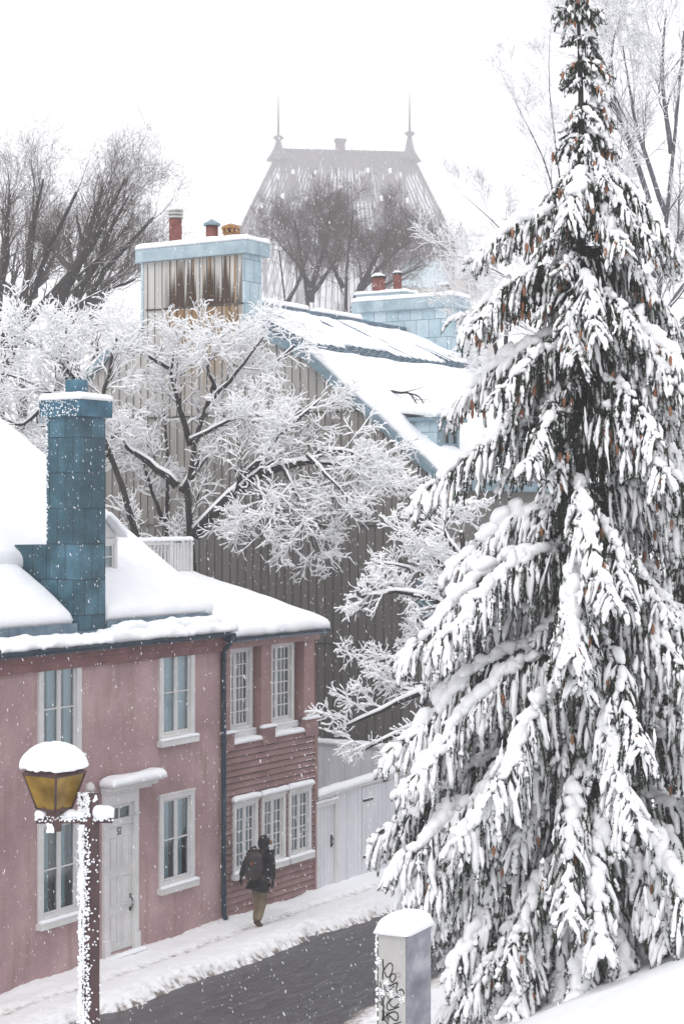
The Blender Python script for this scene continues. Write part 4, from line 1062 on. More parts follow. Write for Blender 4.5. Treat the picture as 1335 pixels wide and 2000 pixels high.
# lower pavilion and turrets on the right
PV = empty('castle_pavilion', (0, CY - 40, 0), 0, 'pale blue hipped pavilion roof in front of the castle, right of the dark bare trees', 'building')
q = lambda px: (px - 667.5) * (CY - 40) / F
qz = lambda y: CAM_Z + (1000 - y) * (CY - 40) / F
m = MB(); V = [(q(775), -3, qz(565)), (q(878), -3, qz(565)), (q(878), 3, qz(565)), (q(775), 3, qz(565)), (q(790), -.5, qz(510)), (q(862), -.5, qz(510)), (q(862), .5, qz(510)), (q(790), .5, qz(510))]
m.add(V, [(0, 1, 5, 4), (1, 2, 6, 5), (2, 3, 7, 6), (3, 0, 4, 7), (4, 5, 6, 7)])
for f in np.linspace(0, 1, 12): m.tubes(np.array([np.array(V[0]) * (1 - f) + np.array(V[1]) * f, np.array(V[4]) * (1 - f) + np.array(V[5]) * f]), .1, 4)
m.build('roof', M['palecopper'], PV)
m = MB(); m.box(q(780), q(874), -2.8, 2.8, 0, qz(565)); m.build('wall', M['stone'], PV)
for i, (pa, pb, yt, ye, lab) in enumerate(((868, 930, 445, 548, 'round castle turret with a tall ribbed cone roof, just left of the spruce'), (905, 975, 500, 572, 'lower round castle turret half hidden by the spruce branches'))):
    Yd = CY - 12 - i * 4; r = (pb - pa) / 2 * Yd / F; p = W((pa + pb) / 2, ye, Yd)
    TT = empty('castle_turret', (p[0], Yd, 0), 0, lab, 'turret')
    m = MB(); zt = W(0, yt, Yd)[2]; ze_ = p[2]
    m.tubes(np.array([(0, 0, ze_), (0, 0, ze_ + (zt - ze_) * .4), (0, 0, zt)]), [[r, r * .62, r * .25]], 14)
    for a_ in np.arange(0, 2 * PI, PI / 9): m.tubes(np.array([(r * f * math.cos(a_), r * f * math.sin(a_), z) for f, z in ((1.02, ze_), (.65, ze_ + (zt - ze_) * .4), (.26, zt))]), .09, 4)
    m.tubes(np.array([(0, 0, zt), (0, 0, zt + 2)]), [[.4, .03]], 6)
    m.build('roof', M['castleroof'], TT); m = MB(); m.tubes(np.array([(0, 0, 0), (0, 0, ze_)]), r * .92, 16); m.build('wall', M['stone'], TT)

# ================================================================== branching trees
def polyline_sample(P, t):           # P (M,N,3), t (M,C) -> points, tangents
    Mn, N = P.shape[:2]; x = t * (N - 1); i = np.clip(x.astype(int), 0, N - 2); f = (x - i)[..., None]
    mi = np.arange(Mn)[:, None]
    a, b = P[mi, i], P[mi, i + 1]
    return a * (1 - f) + b * f, unit(b - a)
def branch_level(rng, P, R, n, length, ang, trop, wig, tmin=.25, N=6, rfac=.6, rtip=.3, lenvar=.35, taper_len=.5, rmin=0.0):
    Mn = len(P); t = tmin + (1 - tmin) * (np.arange(n)[None] + rng.uniform(0, 1, (Mn, n))) / n
    pos, tan = polyline_sample(P, t)
    x = t * (R.shape[1] - 1); i = np.clip(x.astype(int), 0, R.shape[1] - 2); f = x - i
    r = R[np.arange(Mn)[:, None], i] * (1 - f) + R[np.arange(Mn)[:, None], i + 1] * f
    rnd = rng.normal(size=tan.shape); perp = unit(rnd - (rnd * tan).sum(-1, keepdims=True) * tan)
    a = rng.uniform(ang[0], ang[1], (Mn, n, 1))
    D = unit(tan * np.cos(a) + perp * np.sin(a) + np.asarray(trop))
    plen = np.linalg.norm(np.diff(P, axis=1), axis=-1).sum(1)[:, None]
    Ls = (length * plen if length < 0 else length) * (1 - taper_len * t) * rng.uniform(1 - lenvar, 1 + lenvar, (Mn, n))
    pos, D, Ls, r = pos.reshape(-1, 3), D.reshape(-1, 3), np.abs(Ls).ravel(), r.ravel()
    pts = [pos]; d = D
    for k in range(N - 1):
        d = unit(d + rng.normal(size=d.shape) * wig + np.asarray(trop) * .35)
        pts.append(pts[-1] + d * (Ls / (N - 1))[:, None])
    Q = np.stack(pts, 1); tt = np.linspace(0, 1, N)
    r0 = np.maximum(np.minimum(r * rfac, .08 * Ls + .004), rmin)
    RR = r0[:, None] * (1 - (1 - rtip) * tt[None])
    return Q, RR
def resample(pts, N):
    pts = np.asarray(pts, float); d = np.concatenate([[0], np.cumsum(np.linalg.norm(np.diff(pts, axis=0), axis=1))]); x = np.linspace(0, d[-1], N)
    # catmull-like smoothing through linear interp then averaging
    Q = np.stack([np.interp(x, d, pts[:, k]) for k in range(3)], -1)
    for _ in range(2): Q[1:-1] = .25 * Q[:-2] + .5 * Q[1:-1] + .25 * Q[2:]
    return Q
def snow_tube(rng, P, R, cover, fat, clump, lift=.8):
    n = rng.uniform(1 - clump, 1 + clump, R.shape)
    S = (R * .9 + fat * n) * cover
    horiz = 1 - np.abs(unit(np.gradient(P, axis=1))[..., 2]) ** 2 * .55
    S = S * horiz
    C = P.copy(); C[..., 2] += (R * .55 + S * lift * .5)
    return C, S
def tree(name, label, cat, limbs, levels, seed, barkmat, twigmat, snow=None, group=None, trunk_n=1, base=None, twigmax=.02):
    """limbs: list of (points, r0, r1); the first trunk_n are trunks. levels: dicts for branch_level"""
    rng = np.random.default_rng(seed); N = 9
    P = np.array([resample(p, N) for p, _, _ in limbs]); R = np.array([np.linspace(a, b, N) for _, a, b in limbs])
    P[:, 1:-1] += rng.normal(size=P[:, 1:-1].shape) * R[:, 1:-1, None] * .35
    base = np.array(limbs[0][0][0], float) if base is None else np.asarray(base, float); base = np.array([base[0], base[1], base[2]])
    root = empty(name, tuple(base), 0, label, cat, group)
    tb = MB(); tb.tubes(P[:trunk_n] - base, R[:trunk_n], 10); tb.build('trunk', barkmat, root)
    lb, tw, sn = MB(), MB(), MB()
    for q_ in range(trunk_n, len(P)):
        l1 = MB(); l1.tubes(P[q_:q_ + 1] - base, R[q_:q_ + 1], 8); l1.build('limb', barkmat, root)
    if snow:
        C, S = snow_tube(rng, P, R, snow.get('limb', .75), snow['fat'], .35); C[..., 2] += R * .25; sn.tubes(C - base, S, 6)
    curP, curR = P, R
    allP, allR = P, R
    for li, lv in enumerate(levels):
        lv = dict(lv); src = lv.pop('src', 'last'); 
        if src == 'all': sp_, sr_ = curP, curR
        Q, RR = branch_level(rng, curP, curR, **lv)
        if lv.get('N', 6) > 0:
            if li >= 2: RR = np.minimum(RR, twigmax)
            tw.tubes(Q - base, RR, 4 if li == 1 else 3)
        if snow:
            f = snow['fat'] * snow.get('lv', (1, 1, 1, 1))[li] * (1 if li < len(levels) - 1 else snow.get('tipfat', 1))
            if f < .0005: curP, curR = Q, RR; continue
            C, S = snow_tube(rng, Q, RR * (1 if f > .004 else .5), 1, f, snow.get('clump', .4)); sn.tubes(C - base, S, 5 if li < 2 else 4)
        curP, curR = Q, RR
    if tw.n: tw.build('crown', twigmat, root)
    if snow:
        sn.build('snow_load', M['tree_snow'], root)
    return root
V3 = lambda *a: np.array(a, float)
G0 = lambda px, Y, z=0.05: np.array([(px - 667.5) * Y / F, Y, z])

# dark bare trees in front of the castle
YB = 105.0
def bw(px, y, dy=0): return W(px, y, YB + dy)
lv = [dict(n=9, length=3.3, ang=(.4, .9), trop=(0, 0, .14), wig=.15, tmin=.25, rfac=.45, N=7),
      dict(n=8, length=2.3, ang=(.45, 1.0), trop=(0, 0, .10), wig=.18, rfac=.45, tmin=.15),
      dict(n=7, length=1.2, ang=(.4, 1.0), trop=(0, 0, .06), wig=.2, rfac=.5, N=5, tmin=.15), dict(n=6, length=.6, ang=(.4, 1.0), trop=(0, 0, .03), wig=.2, rfac=.6, N=4, tmin=.2, rmin=.007)]
tree('bare_tree', 'dark bare tree with twin stems, nearest the rust stained chimney, below the left castle spire', 'tree', [
    ([G0(607, YB), bw(607, 600), bw(604, 520), bw(590, 470), bw(575, 430)], .34, .06),
    ([bw(607, 590), bw(622, 520), bw(638, 460), bw(645, 405)], .2, .05), ([bw(606, 560), bw(570, 500, 2), bw(545, 475, 2)], .16, .04),
    ([bw(612, 570), bw(650, 520, -2), bw(666, 470, -2)], .15, .04)], lv, 11, M['bark'], M['twig'], group='dark bare trees behind the gable house')
tree('bare_tree', 'dark bare tree with wide spreading limbs, left of the far blue chimney', 'tree', [
    ([G0(680, YB + 2), bw(672, 610), bw(665, 540), bw(668, 480), bw(688, 425)], .32, .06),
    ([bw(690, 620), bw(700, 560), bw(735, 505), bw(760, 450)], .26, .05), ([bw(700, 570), bw(760, 500, 2), bw(810, 465, 2)], .2, .04), ([bw(690, 600), bw(752, 555, -2), bw(820, 520, -2)], .16, .04),
    ([bw(668, 560), bw(640, 500, 2), bw(626, 455, 2)], .16, .04)], lv, 12, M['bark'], M['twig'], group='dark bare trees behind the gable house')
tree('bare_tree', 'small dark bare tree showing just right of the rust stained chimney', 'tree', [
    ([G0(560, YB - 4), bw(563, 610), bw(552, 540), bw(545, 490)], .2, .04), ([bw(562, 590), bw(585, 545), bw(600, 500)], .14, .03)], [dict(lv[0], length=3.0), dict(lv[1], length=1.8), lv[2]], 13, M['bark'], M['twig'], group='dark bare trees behind the gable house')

# bare trees with a line of snow at the upper left
YL = 62.0
def lw_(px, y, dy=0): return W(px, y, YL + dy)
lvL = [dict(n=9, length=2.8, ang=(.25, .6), trop=(.12, 0, .3), wig=.09, tmin=.15, rfac=.42, N=7),
       dict(n=7, length=1.8, ang=(.35, .9), trop=(0, 0, .14), wig=.15, rfac=.5, tmin=.15),
       dict(n=7, length=.95, ang=(.4, 1.0), trop=(0, 0, .08), wig=.18, rfac=.5, N=5, tmin=.15), dict(n=3, length=.5, ang=(.4, 1.0), trop=(0, 0, .05), wig=.18, rfac=.6, N=4, tmin=.2, rmin=.005)]
snL = dict(fat=.0035, limb=.5, lv=(1, .8, 0, 0), tipfat=.3, clump=.5)
tree('leaning_tree', 'bare tree of long limbs raking up to the right, leftmost above the snowy roof', 'tree', [
    ([G0(-30, YL), lw_(0, 690), lw_(60, 560), lw_(120, 440), lw_(150, 375)], .3, .05),
    ([lw_(5, 680), lw_(90, 590), lw_(190, 470), lw_(245, 350)], .2, .04), ([lw_(-10, 640), lw_(10, 500), lw_(20, 380)], .2, .04),
    ([lw_(10, 660), lw_(50, 600), lw_(60, 470), lw_(85, 350)], .17, .04)], lvL, 21, M['bark'], M['twig'], snow=snL, group='bare trees at the upper left')
tree('leaning_tree', 'bare tree leaning right towards the blue capped chimney', 'tree', [
    ([G0(70, YL + 3), lw_(105, 640), lw_(165, 550), lw_(230, 485), lw_(300, 425)], .3, .05),
    ([lw_(110, 630), lw_(135, 560), lw_(180, 440), lw_(200, 365)], .22, .04), ([lw_(150, 580), lw_(205, 480), lw_(250, 385)], .15, .03), ([lw_(120, 620), lw_(200, 570), lw_(265, 545)], .14, .03)],
    lvL, 22, M['bark'], M['twig'], snow=snL, group='bare trees at the upper left')
tree('leaning_tree', 'bare tree with a grey upright stem, farther back in the upper left', 'tree', [
    ([G0(190, YL + 14), W(190, 640, YL + 14), W(185, 540, YL + 14), W(160, 470, YL + 14), W(150, 420, YL + 14)], .42, .06), ([W(188, 600, YL + 14), W(225, 540, YL + 14), W(260, 500, YL + 14)], .26, .05),
    ([W(188, 590, YL + 14), W(140, 520, YL + 14), W(80, 470, YL + 14)], .26, .05)], [dict(l_, trop=(0, 0, .15)) for l_ in lvL], 23, M['bark'], M['twig'], snow=dict(snL, fat=.002, limb=.3), group='bare trees at the upper left')
tree('leaning_tree', 'bare tree with a dense dark crown, farther back at the left edge', 'tree', [
    ([G0(40, YL + 16), W(45, 640, YL + 16), W(45, 540, YL + 16), W(60, 480, YL + 16)], .42, .06), ([W(44, 600, YL + 16), W(90, 540, YL + 16), W(110, 480, YL + 16)], .26, .05), ([W(44, 600, YL + 16), W(0, 540, YL + 16), W(-20, 500, YL + 16)], .26, .05)],
    [dict(l_, trop=(0, 0, .15)) for l_ in lvL], 24, M['bark'], M['twig'], snow=dict(snL, fat=.002, limb=.3), group='bare trees at the upper left')

# snow laden garden trees between the houses
def gy(Y): return lambda px, y, dy=0: W(px, y, Y + dy)
snG = dict(fat=.0125, limb=.9, tipfat=.85, clump=.75)
lvG = [dict(n=9, length=1.25, ang=(.5, 1.1), trop=(0, 0, .12), wig=.2, tmin=.2, rfac=.5, N=7, taper_len=.4),
       dict(n=8, length=.74, ang=(.5, 1.1), trop=(0, 0, .05), wig=.22, rfac=.6, tmin=.15),
       dict(n=6, length=.36, ang=(.5, 1.2), trop=(0, 0, .03), wig=.25, rfac=.8, tmin=.15, N=5, rmin=.005)]
g = gy(41.0)
tree('snowy_tree', 'big snow laden tree spreading its crown across the grey gable wall', 'tree', [
    ([G0(392, 41), g(388, 1100), g(378, 1040), g(352, 975), g(338, 935), g(372, 860, .5), g(400, 800, .5), g(420, 740, .5)], .17, .035),
    ([g(380, 1045), g(415, 985, -.4), g(470, 945, -.6), g(545, 905, -.8), g(620, 885, -.8), g(700, 915, -.6), g(762, 955, -.4)], .14, .03),
    ([g(345, 950), g(300, 905), g(250, 880), g(215, 820)], .10, .025),
    ([g(355, 960, .5), g(400, 880, .8), g(470, 800, 1.), g(530, 710, 1.2), g(575, 675, 1.2)], .10, .025),
    ([g(372, 870, .8), g(350, 790, .8), g(330, 730, .8), g(340, 690, .8)], .08, .02),
    ([g(470, 945, -.6), g(540, 860, -.8), g(590, 810, -.8), g(625, 780, -.6)], .08, .02),
    ([g(620, 885, -.8), g(690, 880, -1), g(745, 925, -1)], .06, .02),
    ([g(545, 905, -.8), g(580, 960, -1.2), g(600, 1030, -1.2), g(618, 1085, -1.1)], .05, .012),
    ([g(600, 890, -.8), g(660, 950, -1.4), g(700, 1000, -1.3)], .05, .012),
    ([g(400, 800, .5), g(460, 730, .2), g(500, 680, .0), g(520, 650, .0)], .06, .015),
    ([g(330, 720, .8), g(280, 690, .6), g(240, 650, .5)], .05, .015),
    ([g(500, 930, -.7), g(520, 990, -1.4), g(500, 1030, -1.4)], .04, .012),
    ([g(420, 760, .5), g(400, 710, 0), g(425, 670, 0)], .05, .012),
    ([g(372, 860, .5), g(430, 830, -.6), g(500, 800, -.8), g(560, 830, -.8)], .05, .012)],
    lvG, 31, M['bark'], M['bark'], snow=snG, group='snow laden garden trees')
g2 = gy(40.0)
tree('snowy_tree', 'snow laden tree with a dark curving stem rising beside the dark blue chimney', 'tree', [
    ([G0(292, 40), g2(285, 1060), g2(262, 990), g2(236, 930), g2(210, 880), g2(180, 800), g2(150, 720)], .15, .04),
    ([g2(215, 890), g2(140, 800), g2(60, 740), g2(10, 730)], .08, .02), ([g2(190, 820), g2(215, 720), g2(230, 650)], .06, .02), ([g2(160, 750), g2(90, 680), g2(40, 660)], .06, .015),
    ([g2(100, 780), g2(40, 840), g2(-10, 800)], .05, .015), ([g2(180, 800), g2(120, 740), g2(130, 640)], .05, .015), ([g2(200, 860), g2(120, 850), g2(60, 880)], .05, .015)],
    lvG, 32, M['bark'], M['bark'], snow=snG, group='snow laden garden trees')
tree('snowy_tree', 'pale forked snow laden tree standing behind the big one, left of its trunk', 'tree', [
    ([G0(318, 43), W(315, 1040, 43), W(330, 970, 43), W(345, 900, 43), W(320, 800, 43)], .11, .03), ([W(318, 1020, 43), W(290, 940, 43), W(265, 860, 43)], .06, .02)],
    lvG, 33, M['bark'], M['bark'], snow=dict(snG, fat=.015), group='snow laden garden trees')
g3 = gy(34.5)
tree('snowy_tree', 'snow laden tree reaching left out of the big spruce, over the white gate', 'tree', [
    ([G0(960, 34.5), g3(960, 1500), g3(940, 1300), g3(910, 1150), g3(900, 1040)], .16, .05),
    ([g3(930, 1260), g3(860, 1170, -.3), g3(780, 1150, -.5), g3(705, 1165, -.5)], .09, .02),
    ([g3(940, 1330), g3(860, 1330, -.4), g3(760, 1380, -.6), g3(670, 1420, -.7)], .09, .02),
    ([g3(950, 1370), g3(860, 1390, -.6), g3(760, 1440, -.9), g3(700, 1470, -.9)], .07, .02),
    ([g3(930, 1280), g3(850, 1260, 0), g3(760, 1290, 0), g3(700, 1300, 0)], .06, .015),
    ([g3(910, 1160), g3(850, 1090, 0), g3(800, 1050, 0)], .06, .02), ([g3(905, 1100), g3(860, 1030, .4), g3(900, 980, .4)], .06, .02), ([g3(915, 1200), g3(820, 1110, .3), g3(750, 1100, .3)], .05, .015)],
    [dict(lvG[0], length=.85, n=7), dict(lvG[1], length=.48, n=7), dict(lvG[2], length=.28, n=6)], 34, M['bark'], M['bark'], snow=dict(snG, fat=.015), group='snow laden garden trees')
g4 = gy(50.0)
tree('snowy_tree', 'snow laden tree filling the gap between the far blue chimney and the spruce', 'tree', [
    ([G0(1000, 50), g4(1000, 900), g4(980, 780), g4(960, 680), g4(990, 600)], .2, .05), ([g4(995, 850), g4(960, 800), g4(930, 790)], .1, .02), ([g4(985, 800), g4(950, 740), g4(935, 710)], .09, .02),
    ([g4(970, 700), g4(960, 640), g4(950, 600)], .07, .02), ([g4(990, 820), g4(1060, 700), g4(1080, 600)], .1, .02)],
    [dict(lvG[0], length=.9), dict(lvG[1], length=.65), dict(lvG[2], length=.34)], 35, M['bark'], M['paletwig'], snow=snG, group='snow laden garden trees')
# tall frosted trees at the upper right, beyond the spruce
g5 = gy(38.0)
lvF = [dict(n=10, length=1.9, ang=(.3, .75), trop=(0, 0, .22), wig=.12, tmin=.2, rfac=.5, N=7),
       dict(n=9, length=.95, ang=(.35, .9), trop=(0, 0, .15), wig=.16, rfac=.55), dict(n=10, length=.5, ang=(.4, 1.0), trop=(0, 0, .08), wig=.2, rfac=.65, N=5, rmin=.0045)]
snF = dict(fat=.0055, limb=.8, tipfat=.9, clump=.4)
tree('frosted_tree', 'tall frosted tree whose dark stem curves up at the right edge, behind the spruce', 'tree', [
    ([G0(1255, 38), g5(1262, 700), g5(1270, 560), g5(1300, 400), g5(1345, 200), g5(1335, 60)], .12, .025),
    ([g5(1290, 500), g5(1250, 320), g5(1180, 160), g5(1100, 30)], .07, .02), ([g5(1300, 420), g5(1240, 250), g5(1215, 90)], .06, .015), ([g5(1275, 540), g5(1350, 430), g5(1400, 330)], .08, .02),
    ([g5(1310, 300), g5(1290, 160), g5(1300, 20)], .06, .015), ([g5(1265, 600), g5(1210, 480), g5(1200, 380)], .06, .015), ([g5(1262, 660), g5(1330, 560), g5(1380, 500)], .07, .015), ([g5(1200, 200), g5(1190, 100), g5(1220, 0)], .03, .01)],
    lvF, 41, M['paletwig'], M['paletwig'], snow=snF, group='frosted trees beyond the spruce')
g6 = gy(42.0)
tree('frosted_tree', 'frosted tree whose thin boughs reach left of the spruce top', 'tree', [
    ([G0(1120, 42), g6(1115, 700), g6(1108, 480), g6(1120, 330), g6(1135, 200)], .12, .015),
    ([g6(1105, 500), g6(1070, 320), g6(1020, 230), g6(972, 130)], .035, .003), ([g6(1108, 460), g6(1085, 300), g6(1065, 120), g6(1080, 10)], .03, .003), ([g6(1110, 620), g6(1010, 480), g6(930, 400), g6(890, 370)], .04, .003),
    ([g6(1112, 650), g6(1000, 540), g6(900, 500), g6(860, 490)], .04, .003), ([g6(1110, 600), g6(1200, 400), g6(1240, 280)], .04, .003), ([g6(1112, 680), g6(980, 620), g6(900, 600)], .035, .003)],
    [dict(lvF[0], n=9, length=1.4), dict(lvF[1], n=7, length=.7), dict(lvF[2], n=7)], 42, M['paletwig'], M['paletwig'], snow=snF, group='frosted trees beyond the spruce')

# ================================================================== the great spruce
def spruce(name, label, base, top, envelope, seed, key_boughs=(), spacing=.58, right=1.25, dens=1.0, snowf=1.0, group=None, ncones=100, azr=None, inner=True):
    rng = np.random.default_rng(seed)
    base = np.asarray(base, float); top = np.asarray(top, float); H = top[2] - base[2]
    root = empty(name, tuple(base), 0, label, 'tree', group)
    def trunk(z): f = (z - base[2]) / H; return base + (top - base) * f + np.array([.05 * math.sin(f * 9), 0, 0])
    tz = np.linspace(base[2] - .3, top[2], 26); T = np.array([trunk(z) for z in tz])
    tr = MB(); tr.tubes(T - base, np.linspace(.20, .012, 26)[None], 10); tr.build('trunk', M['bark'], root)
    wood, nd, sn = MB(), [], []            # nd: (pos, dir, len)   sn: (pos, dir, len, rad)
    cones = []
    ez = [e[0] for e in envelope][::-1]; el = [e[1] for e in envelope][::-1]
    boughs = []
    z = base[2] + .35; az0 = 0
    while z < top[2] - .25:
        L = np.interp(z - .15, ez, el)
        if L < .08: z += .1; continue
        f = (z - base[2]) / H
        nb = 6 if L > 1.2 else 5 if L > .5 else 4
        for k in range(nb):
            az = az0 + k * 2 * PI / nb + rng.normal() * .22
            Lk = L * rng.uniform(.50, .90) * ((.66 if z > 5.5 else .84) if math.cos(az) < -.35 else 1) * (right if math.cos(az) > .2 else 1)
            zz = z + rng.uniform(-.12, .12) + .32 * Lk
            if zz > top[2] - .12: continue
            boughs.append((zz, az, Lk, rng.uniform(.34, .60), rng.uniform(.0, .14)))
        az0 += 2.4 * .5; z += spacing * (.55 + .6 * (1 - f)) * rng.uniform(.85, 1.15)
    for b in key_boughs: boughs.append(b)
    ST, SR = [], []                         # snow fingers: polylines of 7 points and their radii
    def finger(pts, r, k0=0.0, side=None, ragged=.5):
        Q = resample(pts, 7) if len(pts) > 2 else resample(np.array([pts[0], (pts[0] + pts[-1]) / 2, pts[-1]]), 7)
        i0 = int(k0 * 4); Q = resample(Q[i0:], 7)
        x = np.linspace(0, 1, 7); pr = np.minimum(1, 1.1 * np.sin(PI * np.clip(x * .93 + .05, 0, 1)) ** .45)
        R_ = r * pr * rng.uniform(1 - ragged, 1 + ragged, 7); R_[0] *= .4; R_[-1] *= .25
        T = unit(np.gradient(Q, axis=0)); v = np.abs(T[:, 2:3])
        off = np.array([0, 0, 1.]) * (1 - v) * R_[:, None] * .75
        if side is not None: off = off + side * v * R_[:, None] * .8
        ST.append(Q + off + rng.normal(size=Q.shape) * r * .14); SR.append(R_)
    for zz, az, L, drop, rise in boughs:
        o = trunk(zz); h = np.array([math.cos(az), math.sin(az), 0.]); side = np.array([-h[1], h[0], 0.])
        n = 14; t = np.linspace(0, 1, n)[:, None]
        sway = rng.normal() * .10
        P = o + h * L * t * (1 - .10 * t) + side * sway * L * t ** 2 + np.array([0, 0, 1.]) * L * (rise * np.sin(PI * np.minimum(t * 1.3, 1)) - drop * t ** 1.9)
        P[1:] += rng.normal(size=P[1:].shape) * .012 * L ** .5
        wood.tubes((P - base)[None], np.linspace(.016 + .012 * L, .006, n)[None], 5)
        behind = h[1] > .55
        dn = dens * (.45 if behind else 1)
        heavy = snowf * rng.uniform(.75, 1.3); fat = float(np.interp(zz, [3, 8.5, 12], [1.6, 1.30, 1.15]))
        wind = np.array([-.35, -.75, .15])
        m_ = max(5, int(L / .06)); tt = np.sort(rng.uniform(.22 if L > .8 else .1, 1.0, m_))
        Q, Tn = polyline_sample(P[None], tt[None]); Q, Tn = Q[0], Tn[0]
        rad = (.024 + .014 * min(L, 2.4)) * (0.45 + .85 * np.sin(PI * np.clip(tt ** 1.3, .06, .90)) ** .8) * rng.uniform(.55, 1.3, m_) * heavy
        sn.append((Q + np.array([0, 0, 1.]) * rad[:, None] * .55 + rng.normal(size=Q.shape) * rad[:, None] * .35, unit(Tn + rng.normal(size=Tn.shape) * .35), np.clip(rad * 1.9, .04, .16), rad))
        nb_ = int(max(9, L / .034 * dn))
        for i in range(nb_):
            u = .08 + .90 * (i + rng.uniform()) / nb_
            q, tn = polyline_sample(P[None], np.array([[u]])); q, tn = q[0, 0], tn[0, 0]
            sg = 1 if i % 2 else -1
            ll = L * .34 * (1 - u) ** .5 * (.45 + u) + .09 + .10 * rng.uniform()
            ll = min(ll * rng.uniform(.6, 1.25), .85)
            d0 = unit(tn * rng.uniform(.5, 1.0) + side * sg * rng.uniform(.35, 1.0) + np.array([0, 0, -.05]))
            hang = rng.uniform(.6, 1.35) * (1.25 - .6 * u)
            k = max(3, int(ll / .07)); pts = [q]; d = d0
            for j in range(k):
                d = unit(d + np.array([0, 0, -1.]) * hang * (.5 if j > 0 else .25) + rng.normal(size=3) * .07); pts.append(pts[-1] + d * ll / k)
            pts = np.array(pts); dd = np.diff(pts, axis=0); cen = (pts[1:] + pts[:-1]) / 2
            nd.append((cen, dd, np.full(k, .07)))
            if rng.uniform() < min(.95, (.34 + .80 * u) * heavy):
                v = abs(unit(pts[-1] - pts[0])[2])
                finger(pts, (.0165 + .0065 * min(L, 2)) * fat * rng.uniform(.7, 1.25) * (1 - .25 * v) * (.65 + .35 * heavy), rng.uniform(0, .4), unit(h * .5 + wind))
            # side shoots of the branchlet
            for sgn in (-1, 1):
                if ll > .22 and rng.uniform() < .8:
                    j = rng.integers(1, k); s2 = unit(np.cross(dd[j - 1], [0, 0, 1.]) * sgn + unit(dd[j - 1]) * .9 + np.array([0, 0, -.35])); e = rng.uniform(.07, .15)
                    p2 = np.array([pts[j], pts[j] + s2 * e * .6, pts[j] + s2 * e + np.array([0, 0, -.3 * e])]); d2 = np.diff(p2, axis=0)
                    nd.append(((p2[1:] + p2[:-1]) / 2, d2, np.full(2, .06)))
                    if rng.uniform() < .75 * u ** .5 * heavy: finger(p2, rng.uniform(.012, .021) * fat, 0, unit(h * .5 + wind))
        nh = int(L / .021 * dn) if inner else 0
        for i in range(nh):
            u = rng.uniform(.03, .88); q, tn = polyline_sample(P[None], np.array([[u]])); q = q[0, 0] + side * rng.normal() * .08 * L ** .5
            ll = rng.uniform(.14, .74) * min(1, .12 + .48 * L) * (1.15 - u * .75); k = max(2, int(ll / .08))
            x = np.arange(k + 1)[:, None] / k
            pts = q + np.array([0, 0, -1.]) * ll * x + (h * rng.uniform(-.05, .25) + side * rng.normal() * .16) * ll * x + rng.normal(size=(k + 1, 3)) * .008
            dd = np.diff(pts, axis=0); cen = (pts[1:] + pts[:-1]) / 2; nd.append((cen, dd, np.full(k, .05)))
            if rng.uniform() < (.16 + .42 * u) * heavy:
                sd_ = unit(h * .6 + wind); finger(pts + sd_ * .022, rng.uniform(.010, .021) * fat, rng.uniform(0, .6), sd_, .65)
            if rng.uniform() < (.22 if zz > 9.3 else .07) and h[1] < .5 and u > .3: cones.append(pts[-1] + h * .05 + np.array([0, 0, .04]))
    wood.build('bough', M['bark'], root)
    C = np.concatenate([a[0] for a in nd]); D = unit(np.concatenate([a[1] for a in nd])); Wd_ = np.concatenate([a[2] for a in nd])
    kk = 18
    rnd = rng.normal(size=(len(C), kk, 3)); perp = unit(rnd - (rnd * D[:, None]).sum(-1, keepdims=True) * D[:, None])
    st = C[:, None] + D[:, None] * rng.uniform(-.045, .035, (len(C), kk, 1)); nl = Wd_[:, None, None] * rng.uniform(.5, .85, (len(C), kk, 1))
    tip = st + (perp * .75 + D[:, None] * .75) * nl
    wv = unit(np.cross(perp, D[:, None])) * .0095
    Vn = np.stack([st - wv, st + wv, tip], 2).reshape(-1, 3)
    nm_ = MB(); nm_.add(Vn - base, np.arange(len(Vn)).reshape(-1, 3)); nm_.build('foliage', M['needle'], root)
    Cs, Ds, Ls, Rs = [np.concatenate([a[i] for a in sn]) for i in range(4)]
    sm_ = MB(); big = Rs > .055
    sm_.lumps(Cs[~big] - base, Ds[~big], Ls[~big], Rs[~big], 0, seed=seed, rough=.28); sm_.lumps(Cs[big] - base, Ds[big], Ls[big], Rs[big], 1, seed=seed + 1, rough=.3)
    ST_, SR_ = np.array(ST), np.array(SR); sm_.tubes(ST_ - base, SR_, 5)
    sm_.build('snow_load', M['tree_snow'], root)
    # cones
    if cones and ncones:
        cones = np.array(cones); order = np.argsort(cones[:, 1] - .3 * cones[:, 2]); cones = cones[order]
        cm = MB(); z = np.linspace(0, -.13, 9); r_ = np.array([.006, .016, .021, .023, .023, .021, .018, .013, .004]) * np.array([1, 1.1, .92, 1.1, .92, 1.1, .92, 1.1, 1])
        cm.tubes(np.stack([z * 0, z * 0, z], -1), r_, 8)
        first = cm.build('cone', M['cone'], root); first.location = tuple(cones[0] - base)
        for c_ in cones[1:ncones]:
            o = first.copy(); o.location = tuple(c_ - base); o.rotation_euler = (rng.normal() * .12, rng.normal() * .12, rng.uniform(0, 6)); s_ = rng.uniform(.65, .95); o.scale = (s_,) * 3; COL.objects.link(o); o.parent = root
        rest = cones[ncones:]
        if len(rest):
            cm = MB()
            for c_ in rest: cm.tubes(np.stack([z * 0, z * 0, z], -1) + (c_ - base), r_, 6)
            o = cm.build('more_cones', M['cone'], root); o['kind'] = 'stuff'
    print(name, 'boughs', len(boughs), 'segs', len(C), 'lumps', len(Cs), 'cones', len(cones))
    return root
SY = 23.0
def env(L): return [(CAM_Z + (1000 - y) * SY / F, l) for y, l in L]
